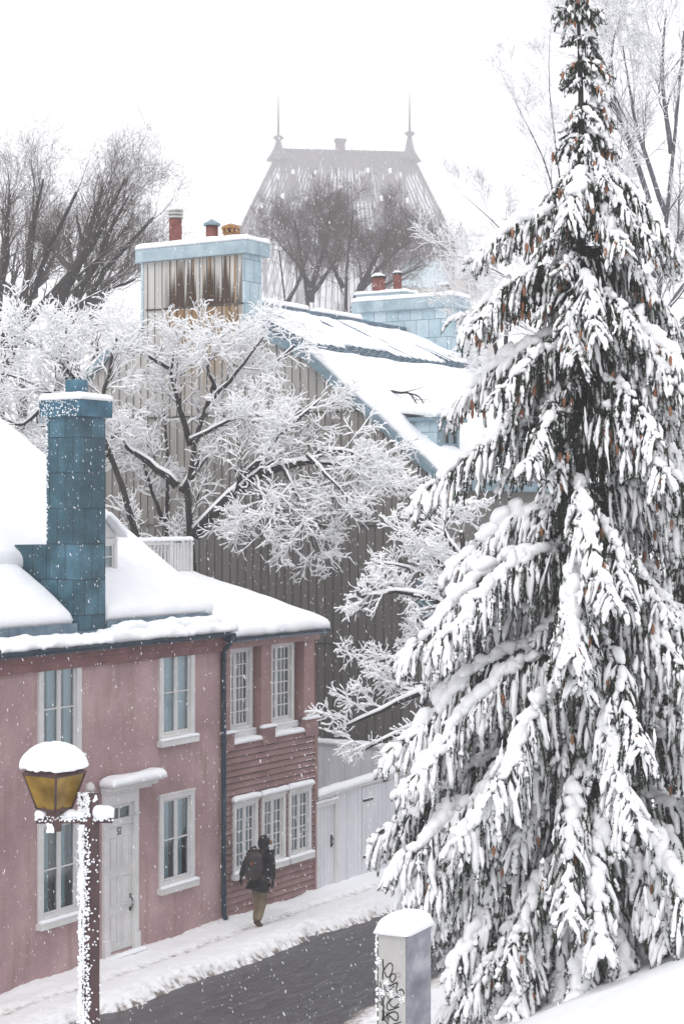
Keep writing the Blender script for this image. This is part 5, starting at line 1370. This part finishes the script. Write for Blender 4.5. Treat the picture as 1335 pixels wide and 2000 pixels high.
ENV = env([(-60, .02), (105, .02), (125, .40), (150, .50), (230, .50), (262, .52), (300, .82), (420, 1.15), (500, 1.45), (650, 1.70), (800, 2.00), (970, 2.15), (1110, 2.15), (1290, 2.45), (1490, 2.65), (1640, 2.9), (1800, 2.6), (1950, 2.3), (2050, 1.8)])
def kb(ax, ay, tx, ty, az_dy=0.0, rise=.10):   # key bough from attachment pixel to tip pixel; az_dy = tip depth offset
    a = W(ax, ay, SY); t = W(tx, ty, SY + az_dy); dx, dy = t[0] - a[0], az_dy
    L = math.hypot(dx, dy) / .9; return (a[2], math.atan2(dy, dx), L, max(.05, (a[2] - t[2]) / L), rise)
KB = [kb(1120, 435, 908, 498), kb(1125, 540, 895, 650, -.3), kb(1130, 560, 900, 620, .4), kb(1140, 690, 880, 798, .3), kb(1140, 700, 980, 770, -.9), kb(1145, 850, 832, 975, -.2), kb(1145, 840, 1015, 905, -1.2, .16),
      kb(1150, 1010, 880, 1120, .2), kb(1150, 985, 1095, 1180, -1.9, .16), kb(1155, 1110, 790, 1290, -.4), kb(1155, 1100, 870, 1260, -1.2), kb(1160, 1130, 1120, 1290, -2.1, .12), kb(1160, 1290, 762, 1480, -.4), kb(1160, 1300, 800, 1560, -1.0),
      kb(1165, 1500, 728, 1635, .1), kb(1165, 1530, 745, 1690, -.6), kb(1165, 1600, 760, 1780, .3), kb(1165, 1650, 850, 1890, -.6), kb(1165, 1240, 1250, 1480, -2.2, .1), kb(1165, 1330, 1180, 1620, -2.4, .1), kb(1165, 1480, 1060, 1800, -2.2, .08),
      kb(1165, 1560, 1170, 1870, -2.5, .08), kb(1165, 1580, 1280, 1860, -2.0, .08), kb(1135, 700, 1290, 780, -.6, .16), kb(1145, 850, 1300, 985, -.9, .16), kb(1130, 500, 1310, 620, -.3), kb(1128, 410, 1210, 490, -.9, .1), kb(1125, 350, 1115, 430, -1.1, .1), kb(1140, 570, 1170, 660, -1.4, .14), kb(1150, 720, 1335, 700, .5, .16), kb(1150, 880, 1400, 900, .6, .1)]
KB += [(W(0, 28, SY)[2], a_, l_, -.12, .05) for a_, l_ in ((3.2, .27), (.1, .30), (-1.2, .25), (-2.2, .27), (1.6, .25))] + [(W(0, 75, SY)[2], a_, .15, .05, .05) for a_ in (.2, -1.0, 3.4)] + [(W(0, 2, SY)[2], a_, .14, -.5, .0) for a_ in (.4, -1.9, 3.0)]
KB += [kb(1165, 1700, 900, 1955, -1.0), kb(1165, 1730, 1010, 1990, -1.6), kb(1165, 1760, 960, 1925, .3), kb(1165, 1780, 880, 1850, .6), kb(1165, 1650, 960, 1880, -1.4), kb(1165, 1640, 800, 1850, .4), kb(1165, 1580, 800, 1740, -1.0), kb(1165, 1620, 840, 1830, -.9), kb(1165, 1540, 830, 1700, .5), kb(1165, 1400, 800, 1560, .5), kb(1160, 1180, 850, 1330, .3), kb(1165, 1470, 900, 1650, -1.6), kb(1165, 1350, 960, 1560, -1.9), kb(1165, 1790, 1060, 2040, -1.5), kb(1165, 1800, 930, 2030, -.8), kb(1165, 1780, 1150, 2010, -2.3), kb(1165, 1760, 1240, 1950, -2.0), kb(1165, 1850, 860, 1990, .2)]
spruce('spruce_tree', 'great snow laden spruce with drooping boughs and hanging cones, tallest thing by the street', (W(1165, 0, SY)[0], SY, 1.55), W(1120, -75, SY), ENV, 51, KB)
# tuft at the very top is part of the same spruce; a second spruce behind
spruce('spruce_tree', 'second spruce behind the great one, cut by the right edge of the view', (W(1380, 0, 29)[0], 29, .9), W(1350, 560, 29), [(CAM_Z + (1000 - y) * 29 / F, l) for y, l in [(560, .1), (800, 1.1), (1000, 1.8), (1300, 2.4), (1700, 2.9), (2000, 2.2)]], 52, snowf=.62, ncones=0, spacing=.5, dens=.8)

# ================================================================== street lamp
LY = 12.0
def lp(px, y, dy=0): return W(px, y, LY + dy)
pb = W(176, 2000, LY); s_, d_ = street(pb[0], pb[1]); zb = .10 + 6.2 * (d_ - 6.6) / 13.4 - .05
LA = empty('street_lamp', (pb[0], pb[1], zb), math.radians(-33), 'maroon street lamp with an amber glass lantern capped in a thick dome of snow', 'street lamp')
def rel(z): return z - zb
ppm = F / LY
m = MB(); hw = .047
m.box(-hw, hw, -hw, hw, 0, rel(lp(0, 1548)[2])); m.box(-.08, .08, -.08, .08, 0, .25)
LP_ = m.build('post', M['maroon'], LA, .006)
m = MB(); zt_ = rel(lp(0, 1548)[2]); m.lumps([(0, 0, zt_ + .035)], [(0, 0, 1)], .035, .033, 2, rough=.03); m.tubes(np.array([(0, 0, zt_ - .01), (0, 0, zt_ + .02)]), .02, 8); m.build('finial', M['greypaint'], LP_)
# arm runs square across the view
ry = math.radians(33 + 3); ax = np.array([math.cos(ry), math.sin(ry), 0]); ay = np.array([-ax[1], ax[0], 0])
za = rel(lp(0, 1600)[2])
x0, x1 = (72 - 176) / ppm, (221 - 176) / ppm
def ab(m, u0, u1, w, z0, z1, mi=0): m.obox(ax * (u0 + u1) / 2 + np.array([0, 0, (z0 + z1) / 2]), ax * (u1 - u0) / 2, ay * w / 2, (0, 0, (z1 - z0) / 2), mi)
m = MB(); ab(m, x0, x1, .075, za - .022, za + .03); arm = m.build('arm', M['maroon'], LA, .005)
xl = (107 - 176) / ppm; Lc = ax * xl
m = MB(); m.obox(Lc + np.array([0, 0, rel(lp(0, 1600)[2])]), ax * .048, ay * .048, (0, 0, .075)); m.obox(Lc + np.array([0, 0, rel(lp(0, 1577)[2])]), ax * .075, ay * .075, (0, 0, .012)); m.build('lantern_socket', M['maroon'], LA, .004)
zt2_, zb2_ = rel(lp(0, 1509)[2]), rel(lp(0, 1578)[2])
hx, hy = np.array([1., 0, 0]), np.array([0, 1., 0]); wt, wb = .145, .082
def ring(w, z): return [Lc + hx * a * w + hy * b * w + np.array([0, 0, z]) for a, b in ((-1, -1), (1, -1), (1, 1), (-1, 1))]
m = MB(); T_, B_ = ring(wt, zt2_), ring(wb, zb2_)
for k in range(4): m.quad(B_[k], B_[(k + 1) % 4], T_[(k + 1) % 4], T_[k])
for k in range(4):
    pass
lan = m.build('lantern_glass', M['amber'], LA)
m = MB()
for k in range(4):
    m.tubes(np.array([B_[k], T_[k]]), .008, 6); m.tubes(np.array([B_[k], B_[(k + 1) % 4]]), .009, 6); m.tubes(np.array([T_[k], T_[(k + 1) % 4]]), .010, 6)
r1, r2 = ring(wt + .012, zt2_), ring(.05, zt2_ + .11)
for k in range(4): m.quad(r1[k], r1[(k + 1) % 4], r2[(k + 1) % 4], r2[k])
m.add(r2, [(0, 1, 2, 3)]); m.build('lantern_frame', M['maroon'], lan)
m = MB(); m.lumps([Lc + np.array([0, 0, zb2_ + .05])], [(0, 0, 1)], .05, .045, 1); m.build('bulb', M['black'], lan)
# dome of snow
m = MB(); nr, na = 26, 56; rr = np.linspace(0, 1, nr); aa = np.arange(na) / na * 2 * PI
Rg, Ag = np.meshgrid(rr, aa, indexing='ij')
th = Rg * PI * .60
sq = 1 / np.maximum(np.abs(np.cos(Ag)), np.abs(np.sin(Ag))) ; sq = 1 + (sq - 1) * .55
rad = .185 * np.sin(th) / math.sin(PI * .5) * sq * 1.02; zz = .155 * np.cos(th) + .05
P = np.stack([rad * np.cos(Ag), rad * np.sin(Ag), zz + zt2_], -1); P[..., 2] = np.where(th > PI / 2, zt2_ + .05 + (.155 * np.cos(th)) * .35, P[..., 2])
P = P + (fbm(P * 9, 3) * .012)[..., None] * unit(P - np.array([0, 0, zt2_])) + (fbm(P * 55, 2) * .006 * np.clip((Rg - .8) * 5, 0, 1))[..., None] * np.array([1, 1, 1.4])
P += Lc
i_ = np.arange(nr * na).reshape(nr, na)
m.add(P, np.stack([i_[:-1], i_[1:], np.roll(i_, -1, 1)[1:], np.roll(i_, -1, 1)[:-1]], -1).reshape(-1, 4), 0, True)
m.add(P[-1], [tuple(range(na))[::-1]])
m.build('lantern_snow', M['snow'], LA)
m = MB(); rng = np.random.default_rng(6)
def heap(u0, u1, h, w=.055, zb_=za + .028, n=None):
    n = n or int((u1 - u0) / .004); u = rng.uniform(u0, u1, n); f = np.sin(PI * (u - u0) / (u1 - u0)) ** .4
    m.lumps(ax * u[:, None] + ay * rng.uniform(-.03, .03, n)[:, None] + np.array([0, 0, 1.]) * (zb_ + h * .45 * f)[:, None], np.tile(ax, (n, 1)), w * .62, (h * .42 * f + .010), 1, rough=.3)
def roll(u0, u1, r):
    u = np.linspace(u0, u1, 40); x_ = np.linspace(0, 1, 40); R_ = r * np.sin(PI * np.clip(x_, .03, .97)) ** .35 * (1 + .22 * fbm(np.stack([u * 22, u * 0, u * 0 + u0], -1), 2))
    for o_ in (-.016, .016): m.tubes(ax * u[:, None] + ay * o_ + np.array([0, 0, 1.]) * (za + .022 + R_ * .45)[:, None], (R_ * .92)[None], 12)
roll(x0 - .005, xl - .05, .034); roll(xl + .05, .01, .036); roll(-.01, x1 + .005, .052)
m.lumps([(0, 0, rel(lp(0, 1560)[2]))] * 1, [(1, 0, 0)], .055, .05, 2, rough=.25); heap(x0, x1 - .01, .02, w=.02, n=90)
# driven snow plastered on the windward faces of the post
zz_ = np.linspace(.15, za - .03, 90)
for q_ in (-.036, -.014):
    m.tubes(np.stack([q_ + .006 * fbm(np.stack([zz_ * 9, zz_ * 0, zz_ * 0 + q_ * 90], -1), 2), np.full(90, -hw - .002), zz_], -1), (np.maximum(.002, .011 * (.9 + 1.1 * fbm(np.stack([zz_ * 14, zz_ * 0 + 3, zz_ * 0 + q_ * 50], -1), 3)) ))[None], 7)
n_ = 1100; z_ = rng.uniform(0.2, za - .04, n_); n2 = 160; z2 = rng.uniform(za + .03, zt_, n2); z_ = np.concatenate([z_, z2])
nn = len(z_); side_ = rng.uniform(-hw * 1.15, hw * 1.0, nn)
m.lumps(np.stack([side_, np.full(nn, -hw - .004) - rng.uniform(0, .012, nn) , z_], -1), rng.normal(size=(nn, 3)), rng.uniform(.005, .016, nn), rng.uniform(.004, .010, nn), 0)
n_ = 500; z_ = rng.uniform(0.2, za - .04, n_); m.lumps(np.stack([np.full(n_, -hw - .004) - rng.uniform(0, .014, n_), rng.uniform(-hw, hw, n_), z_], -1), rng.normal(size=(n_, 3)), rng.uniform(.01, .02, n_), .012, 0)
n_ = 70; z_ = rng.uniform(0.2, za, n_); m.lumps(np.stack([np.full(n_, hw + .003), rng.uniform(-hw, hw, n_), z_], -1), rng.normal(size=(n_, 3)), rng.uniform(.004, .012, n_), .007, 0)
# on the arm side and socket
n_ = 160; u = rng.uniform(x0, x1, n_); m.lumps(ax * u[:, None] - ay * .042 + np.array([0, 0, 1.]) * (za + rng.uniform(-.005, .03, n_))[:, None], rng.normal(size=(n_, 3)), rng.uniform(.004, .012, n_), .008, 0)
n_ = 50; m.lumps(Lc - ay * .052 - ax * rng.uniform(0.0, .045, n_)[:, None] + np.array([0, 0, 1.]) * (za - rng.uniform(.02, .075, n_))[:, None], rng.normal(size=(n_, 3)), .009, .009, 0)
m.build('arm_snow', M['snow'], LA)

# ================================================================== utility cabinet
CY_ = 12.0; cn_ = W(793, 1829, CY_); s_, d_ = street(cn_[0], cn_[1]); zb = .10 + 6.2 * (d_ - 6.6) / 13.4 - .08
UB = empty('utility_cabinet', (cn_[0], cn_[1], zb), math.radians(-27), 'slim steel utility cabinet with black scrawled graffiti and a thick cap of snow', 'cabinet')
zt_ = cn_[2] - zb; w1, w2 = .215, .40       # local: front face along -x at y=0; side face along +y at x=0
m = MB(); m.box(-w1, 0, 0, w2, 0, zt_); m.quad((-w1 + .004, -.002, .02), (-.004, -.002, .02), (-.004, -.002, zt_ - .003), (-w1 + .004, -.002, zt_ - .003), 1)
m.build('body', [M['steel'], M['greypaint']], UB, 0)
m = MB(); m.box(-w1 + .0, -w1 + .006, -.006, -.002, .02, zt_ - .01); m.build('door_edge', M['black'], UB)
# graffiti strokes read off the photo: pixels of the close-up -> face coordinates
def gf(p):
    x, y = p; return (-w1 + w1 * (x - 222) / (692 - 222), -.0045, zt_ - (y - 500) / 8.343 / ppm)
strokes = [([(312, 915), (318, 1010), (330, 1080), (312, 1150), (312, 1250)], 13), ([(330, 1100), (360, 1040), (400, 985), (440, 955), (472, 985), (475, 1060), (450, 1140), (400, 1215), (365, 1190), (345, 1120)], 11),
           ([(440, 1250), (430, 1190), (460, 1140), (510, 1125), (530, 1170), (500, 1240), (460, 1290), (440, 1250)], 12), ([(275, 1290), (280, 1400)], 11), ([(340, 1340), (400, 1345), (450, 1330), (500, 1290), (555, 1265)], 13),
           ([(350, 1330), (335, 1390), (380, 1450), (440, 1400), (500, 1330)], 10), ([(555, 1270), (540, 1340), (530, 1400), (560, 1440)], 11), ([(570, 1400), (610, 1365), (650, 1390), (660, 1440)], 12), ([(600, 1420), (580, 1440), (600, 1480)], 9),
           ([(290, 1500), (300, 1590), (320, 1680)], 11), ([(350, 1480), (325, 1560), (320, 1640), (325, 1760)], 11), ([(260, 1610), (300, 1670), (340, 1680)], 12), ([(300, 1780), (340, 1700)], 10),
           ([(585, 1530), (575, 1490), (520, 1510), (440, 1560), (390, 1620), (375, 1700), (400, 1750), (470, 1720), (540, 1680), (580, 1660)], 12), ([(410, 1590), (440, 1660), (490, 1690), (550, 1640), (590, 1580)], 10),
           ([(370, 1480), (400, 1540), (450, 1590)], 8), ([(330, 1900), (370, 1830), (430, 1780), (500, 1750), (550, 1760), (570, 1820), (545, 1900), (480, 1880), (430, 1830)], 13), ([(325, 1760), (320, 1860), (310, 1930)], 22), ([(400, 1760), (420, 1830), (400, 1930)], 10),
           ([(550, 1180), (600, 1170), (605, 1130), (570, 1105), (530, 1125)], 3), ([(310, 1870), (350, 1910), (420, 1990)], 12), ([(480, 1960), (560, 1930), (610, 1900)], 11), ([(360, 1780), (400, 1830), (370, 1900)], 11), ([(300, 1980), (380, 2060), (470, 2080), (560, 2040)], 13)]
m = MB()
for pts, wd in strokes:
    Q = resample([gf(p) for p in pts], max(6, len(pts) * 3)); r_ = wd / 8.343 / ppm
    m.tubes(Q, r_, 6, smooth=False)
m.v = [v * np.array([1, .12, 1]) + np.array([0, -.0035, 0]) for v in m.v]
m.build('graffiti', M['black'], UB)
m = MB(); m.slab((-w1 - .03, -.03, zt_), (.025, -.03, zt_), (.025, w2 + .04, zt_), (-w1 - .03, w2 + .04, zt_), 16, 22, .115, .13, .012, 5, 0, .02); m.build('cabinet_snow', M['snow'], UB)
m = MB(); rng = np.random.default_rng(9); n_ = 260; z_ = rng.uniform(.3, zt_, n_); m.lumps(np.stack([-w1 - rng.uniform(-.006, .012, n_), rng.uniform(-.006, .05, n_), z_], -1), rng.normal(size=(n_, 3)), rng.uniform(.006, .018, n_), .012, 0)
for (gx, gy_, k) in ((370, 1300, 26), (300, 1470, 30), (450, 1460, 26), (630, 1540, 24), (265, 970, 20), (600, 1440, 8)):
    c_ = np.array(gf((gx, gy_))); m.lumps(c_ + rng.normal(size=(k, 3)) * np.array([.011, .001, .011]), rng.normal(size=(k, 3)), rng.uniform(.003, .009, k), .005, 0)
m.build('plastered_snow', M['snow'], UB)

# ================================================================== the walker
YP = 34.1
pp = W(503, 1805, YP); PZ = .075
PE = empty('person', (pp[0], pp[1], PZ), math.radians(-24), 'person in dark hooded jacket, khaki trousers and rucksack walking away on the pavement', 'person')
PE.scale = (1.05, 1.05, 1.05)
def skin(name, verts, edges, radii, material, sub=2, loc=None):
    me = bpy.data.meshes.new(name); me.from_pydata([tuple(v) for v in verts], edges, []); me.update()
    o = bpy.data.objects.new(name, me); COL.objects.link(o); o.parent = PE
    bpy.context.view_layer.objects.active = o
    sk = o.modifiers.new('skin', 'SKIN'); sk.use_smooth_shade = True; sk.branch_smoothing = .6
    for i, r in enumerate(radii): me.skin_vertices[0].data[i].radius = (r if isinstance(r, tuple) else (r, r))
    me.skin_vertices[0].data[0].use_root = True
    s = o.modifiers.new('sub', 'SUBSURF'); s.levels = sub; s.render_levels = sub
    me.materials.append(material); return o
# joints (x right, y forward, z up), weight leaning slightly to the right
J = dict(pel=(0, 0, .92), sp=(.03, .02, 1.10), ch=(.06, .03, 1.28), ne=(.085, .05, 1.45), he=(.10, .08, 1.60), ht=(.105, .08, 1.70),
         ls=(-.13, .03, 1.39), le=(-.25, -.02, 1.12), lwr=(-.35, .03, .90), lh=(-.375, .05, .84),
         rs=(.25, .03, 1.38), re=(.29, .0, 1.11), rw=(.27, .06, .89), rh=(.265, .085, .83),
         lhp=(-.07, 0, .88), lk=(-.03, .10, .50), la=(-.02, -.02, .11), lt=(-.01, .12, .05),
         rhp=(.09, 0, .88), rk=(.055, .10, .49), ra=(.075, -.16, .16), rt=(.08, -.03, .07))
names = list(J); vi = {n: i for i, n in enumerate(names)}
E = [('pel', 'sp'), ('sp', 'ch'), ('ch', 'ne'), ('ne', 'he'), ('he', 'ht'), ('ch', 'ls'), ('ls', 'le'), ('le', 'lwr'), ('lwr', 'lh'), ('ch', 'rs'), ('rs', 're'), ('re', 'rw'), ('rw', 'rh'),
     ('pel', 'lhp'), ('lhp', 'lk'), ('lk', 'la'), ('la', 'lt'), ('pel', 'rhp'), ('rhp', 'rk'), ('rk', 'ra'), ('ra', 'rt')]
RR = dict(pel=.13, sp=.12, ch=.14, ne=.055, he=.085, ht=.06, ls=.055, le=.042, lwr=.03, lh=.032, rs=.055, re=.042, rw=.03, rh=.032, lhp=.085, lk=.055, la=.038, lt=.03, rhp=.085, rk=.055, ra=.038, rt=.03)
verts = [J[n] for n in names]; edges = [(vi[a], vi[b]) for a, b in E]; radii = [RR[n] for n in names]
for hnd, sx in (('lh', -1), ('rh', 1)):          # fingers and thumb
    b = np.array(J[hnd]); i0 = vi[hnd]
    for k, (oy, ln) in enumerate(((.028, .065), (.010, .075), (-.010, .07), (-.026, .055))):
        a_ = len(verts); verts += [tuple(b + (0, oy, -.03)), tuple(b + (-.01 * sx, oy * 1.05, -.03 - ln * .5)), tuple(b + (-.025 * sx, oy, -.03 - ln))]; edges += [(i0, a_), (a_, a_ + 1), (a_ + 1, a_ + 2)]; radii += [.010, .009, .008]
    a_ = len(verts); verts += [tuple(b + (-.01 * sx, .04, -.005)), tuple(b + (-.02 * sx, .055, -.04))]; edges += [(i0, a_), (a_, a_ + 1)]; radii += [.011, .009]
body = skin('body', verts, edges, radii, M['jacket'])
# jacket
jn = ['pel', 'sp', 'ch', 'ne', 'ls', 'le', 'lwr', 'rs', 're', 'rw']; jr = dict(pel=(.20, .15), sp=(.175, .135), ch=(.165, .13), ne=.085, ls=.088, le=.070, lwr=.055, rs=.088, re=.070, rw=.056)
jv = {n: i for i, n in enumerate(jn)}; JV = [J[n] for n in jn]; JE = [(jv[a], jv[b]) for a, b in (('pel', 'sp'), ('sp', 'ch'), ('ch', 'ne'), ('ch', 'ls'), ('ls', 'le'), ('le', 'lwr'), ('ch', 'rs'), ('rs', 're'), ('re', 'rw'))]
JV.append((.02, -.01, .80)); JE.append((0, len(JV) - 1)); JR = [jr[n] for n in jn] + [(.205, .16)]
jacket = skin('jacket', JV, JE, JR, M['jacket'])
m = MB(); th = np.linspace(0, 2 * PI, 25)[:-1]
def loft(rings, mi=0):
    n = len(th); V = []
    for (cx_, cy_, cz_, rx, ry_, tl) in rings: V += [(cx_ + rx * math.cos(a), cy_ + ry_ * math.sin(a), cz_ + tl * math.cos(a) + .006 * math.sin(5 * a + cz_ * 30)) for a in th]
    k = len(rings); i_ = np.arange(k * n).reshape(k, n)
    m.add(V, np.stack([i_[:-1], np.roll(i_, -1, 1)[:-1], np.roll(i_, -1, 1)[1:], i_[1:]], -1).reshape(-1, 4), mi, True)
loft([(.03, 0, 1.05, .19, .14, 0), (.02, -.01, .92, .205, .155, -.01), (.02, -.02, .80, .215, .165, -.03), (.02, -.02, .72, .205, .16, -.045), (.02, -.02, .725, .19, .145, -.04)])
m.build('jacket_skirt', M['jacket'], jacket); bpy.data.objects['jacket_skirt'].parent = jacket
# hood
hv = [(.085, .03, 1.44), (.10, .03, 1.55), (.115, .05, 1.64), (.12, .07, 1.69)]
hood_ = skin('hood', hv, [(0, 1), (1, 2), (2, 3)], [.10, .115, .108, .06], M['jacket'])
m = MB(); m.lumps([(.205, .13, 1.56)], [(0, 0, 1)], .05, .03, 1); m.build('face', M['skin'], PE)
# trousers
tn = ['pel', 'lhp', 'lk', 'la', 'rhp', 'rk', 'ra']; tv = {n: i for i, n in enumerate(tn)}
TV = [J[n] for n in tn]; TE = [(tv[a], tv[b]) for a, b in (('pel', 'lhp'), ('lhp', 'lk'), ('lk', 'la'), ('pel', 'rhp'), ('rhp', 'rk'), ('rk', 'ra'))]
skin('trousers', TV, TE, [.145, .118, .088, .072, .118, .088, .074], M['khaki'])
for a_, b_ in (('la', 'lt'), ('ra', 'rt')):
    A_, B_ = np.array(J[a_]), np.array(J[b_]); skin('boot', [A_ + (0, -.03, -.03), A_ + (0, 0, .03), (A_ + B_) / 2 + (0, 0, -.02), B_ + (0, .03, -.01)], [(0, 1), (1, 2), (2, 3)], [.05, .055, .048, .04], M['boot'])
# rucksack
m = MB(); 
def sbox(m, c, h, e=.35, n=14):
    v, f = ICO3; s = np.sign(v) * np.abs(v) ** e; s = s / np.max(np.abs(s), axis=1, keepdims=True) ** .5
    s = np.sign(v) * np.abs(v / np.max(np.abs(v), axis=1, keepdims=True)) ** 1.0 * .55 + v * .45
    m.add(np.array(c) + s * np.array(h), f, 0, True)
sbox(m, (.03, -.20, 1.17), (.155, .11, .26)); sbox(m, (.03, -.30, 1.06), (.12, .05, .13)); pk = m.build('rucksack', M['pack'], PE)
m = MB(); m.box(.035, .06, -.345, -.33, 1.21, 1.26); m.build('patch', M['orange'], pk)
m = MB()
for sx in (-.09, .15): m.tubes(np.array([(sx, -.13, 1.36), (sx + .02, -.08, 1.47), (sx + .02, .05, 1.47), (sx + .01, .16, 1.36), (sx, .15, 1.15), (sx, -.02, 1.0)]), .018, 6)
m.build('strap', M['pack'], pk)

# fallen branch on the gable house roof
rng = np.random.default_rng(77)
b0 = [W(762, 764, 44.0), W(790, 768, 44.0), W(818, 772, 43.9), W(826, 788, 43.7)]
tree('fallen_branch', 'thin dark branch lying on the snow of the grey house roof', 'branch', [(b0, .035, .012), ([W(800, 770, 44), W(812, 785, 43.8), W(820, 795, 43.7)], .02, .008)], [dict(n=4, length=.5, ang=(.4, .9), trop=(0, 0, 0), wig=.2)], 78, M['bark'], M['bark'])

# ================================================================== falling snow and the snowy air
rng = np.random.default_rng(99); nF = 21000
Yf = 9 + 30 * rng.uniform(0, 1, nF) ** .62
px_ = rng.uniform(-300, 1635, nF); py_ = rng.uniform(-100, 2100, nF)
X = (px_ - 667.5) * Yf / F; Z = CAM_Z + (1000 - py_) * Yf / F
sF = rng.uniform(.0022, .0058, nF) * np.where(rng.uniform(size=nF) < .02, 1.7, 1) * (.5 + Yf / 60)
Dv = unit(np.stack([rng.normal(.25, .25, nF), rng.normal(0, .2, nF), -np.ones(nF)], -1))
sf, df = street(X, Yf); keep = Z > np.where(df > 5, .3 + hill(df), .3)
m = MB(); m.lumps(np.stack([X, Yf, Z], -1)[keep], Dv[keep], (sF * 3.4)[keep], sF[keep] * .66, 0, rough=.2)
fl = m.build('snowflakes', M['snow'], None); tag(fl, 'falling snowflakes filling the air', kind='stuff')

hz_ = MB(); hz_.box(-135, 135, -70, 470, -1.0, 114.0)
hm = bpy.data.materials.new('haze'); hm.use_nodes = True; nt = hm.node_tree; nt.nodes.clear()
o_ = nt.nodes.new('ShaderNodeOutputMaterial'); pv = nt.nodes.new('ShaderNodeVolumePrincipled'); pv.inputs['Color'].default_value = (.985, .985, 1, 1); pv.inputs['Density'].default_value = HAZE
pv.inputs['Anisotropy'].default_value = 0.2
nt.links.new(pv.outputs[0], o_.inputs['Volume'])
hz = hz_.build('haze', hm); tag(hz, 'snowy air between the street and the castle', kind='stuff')
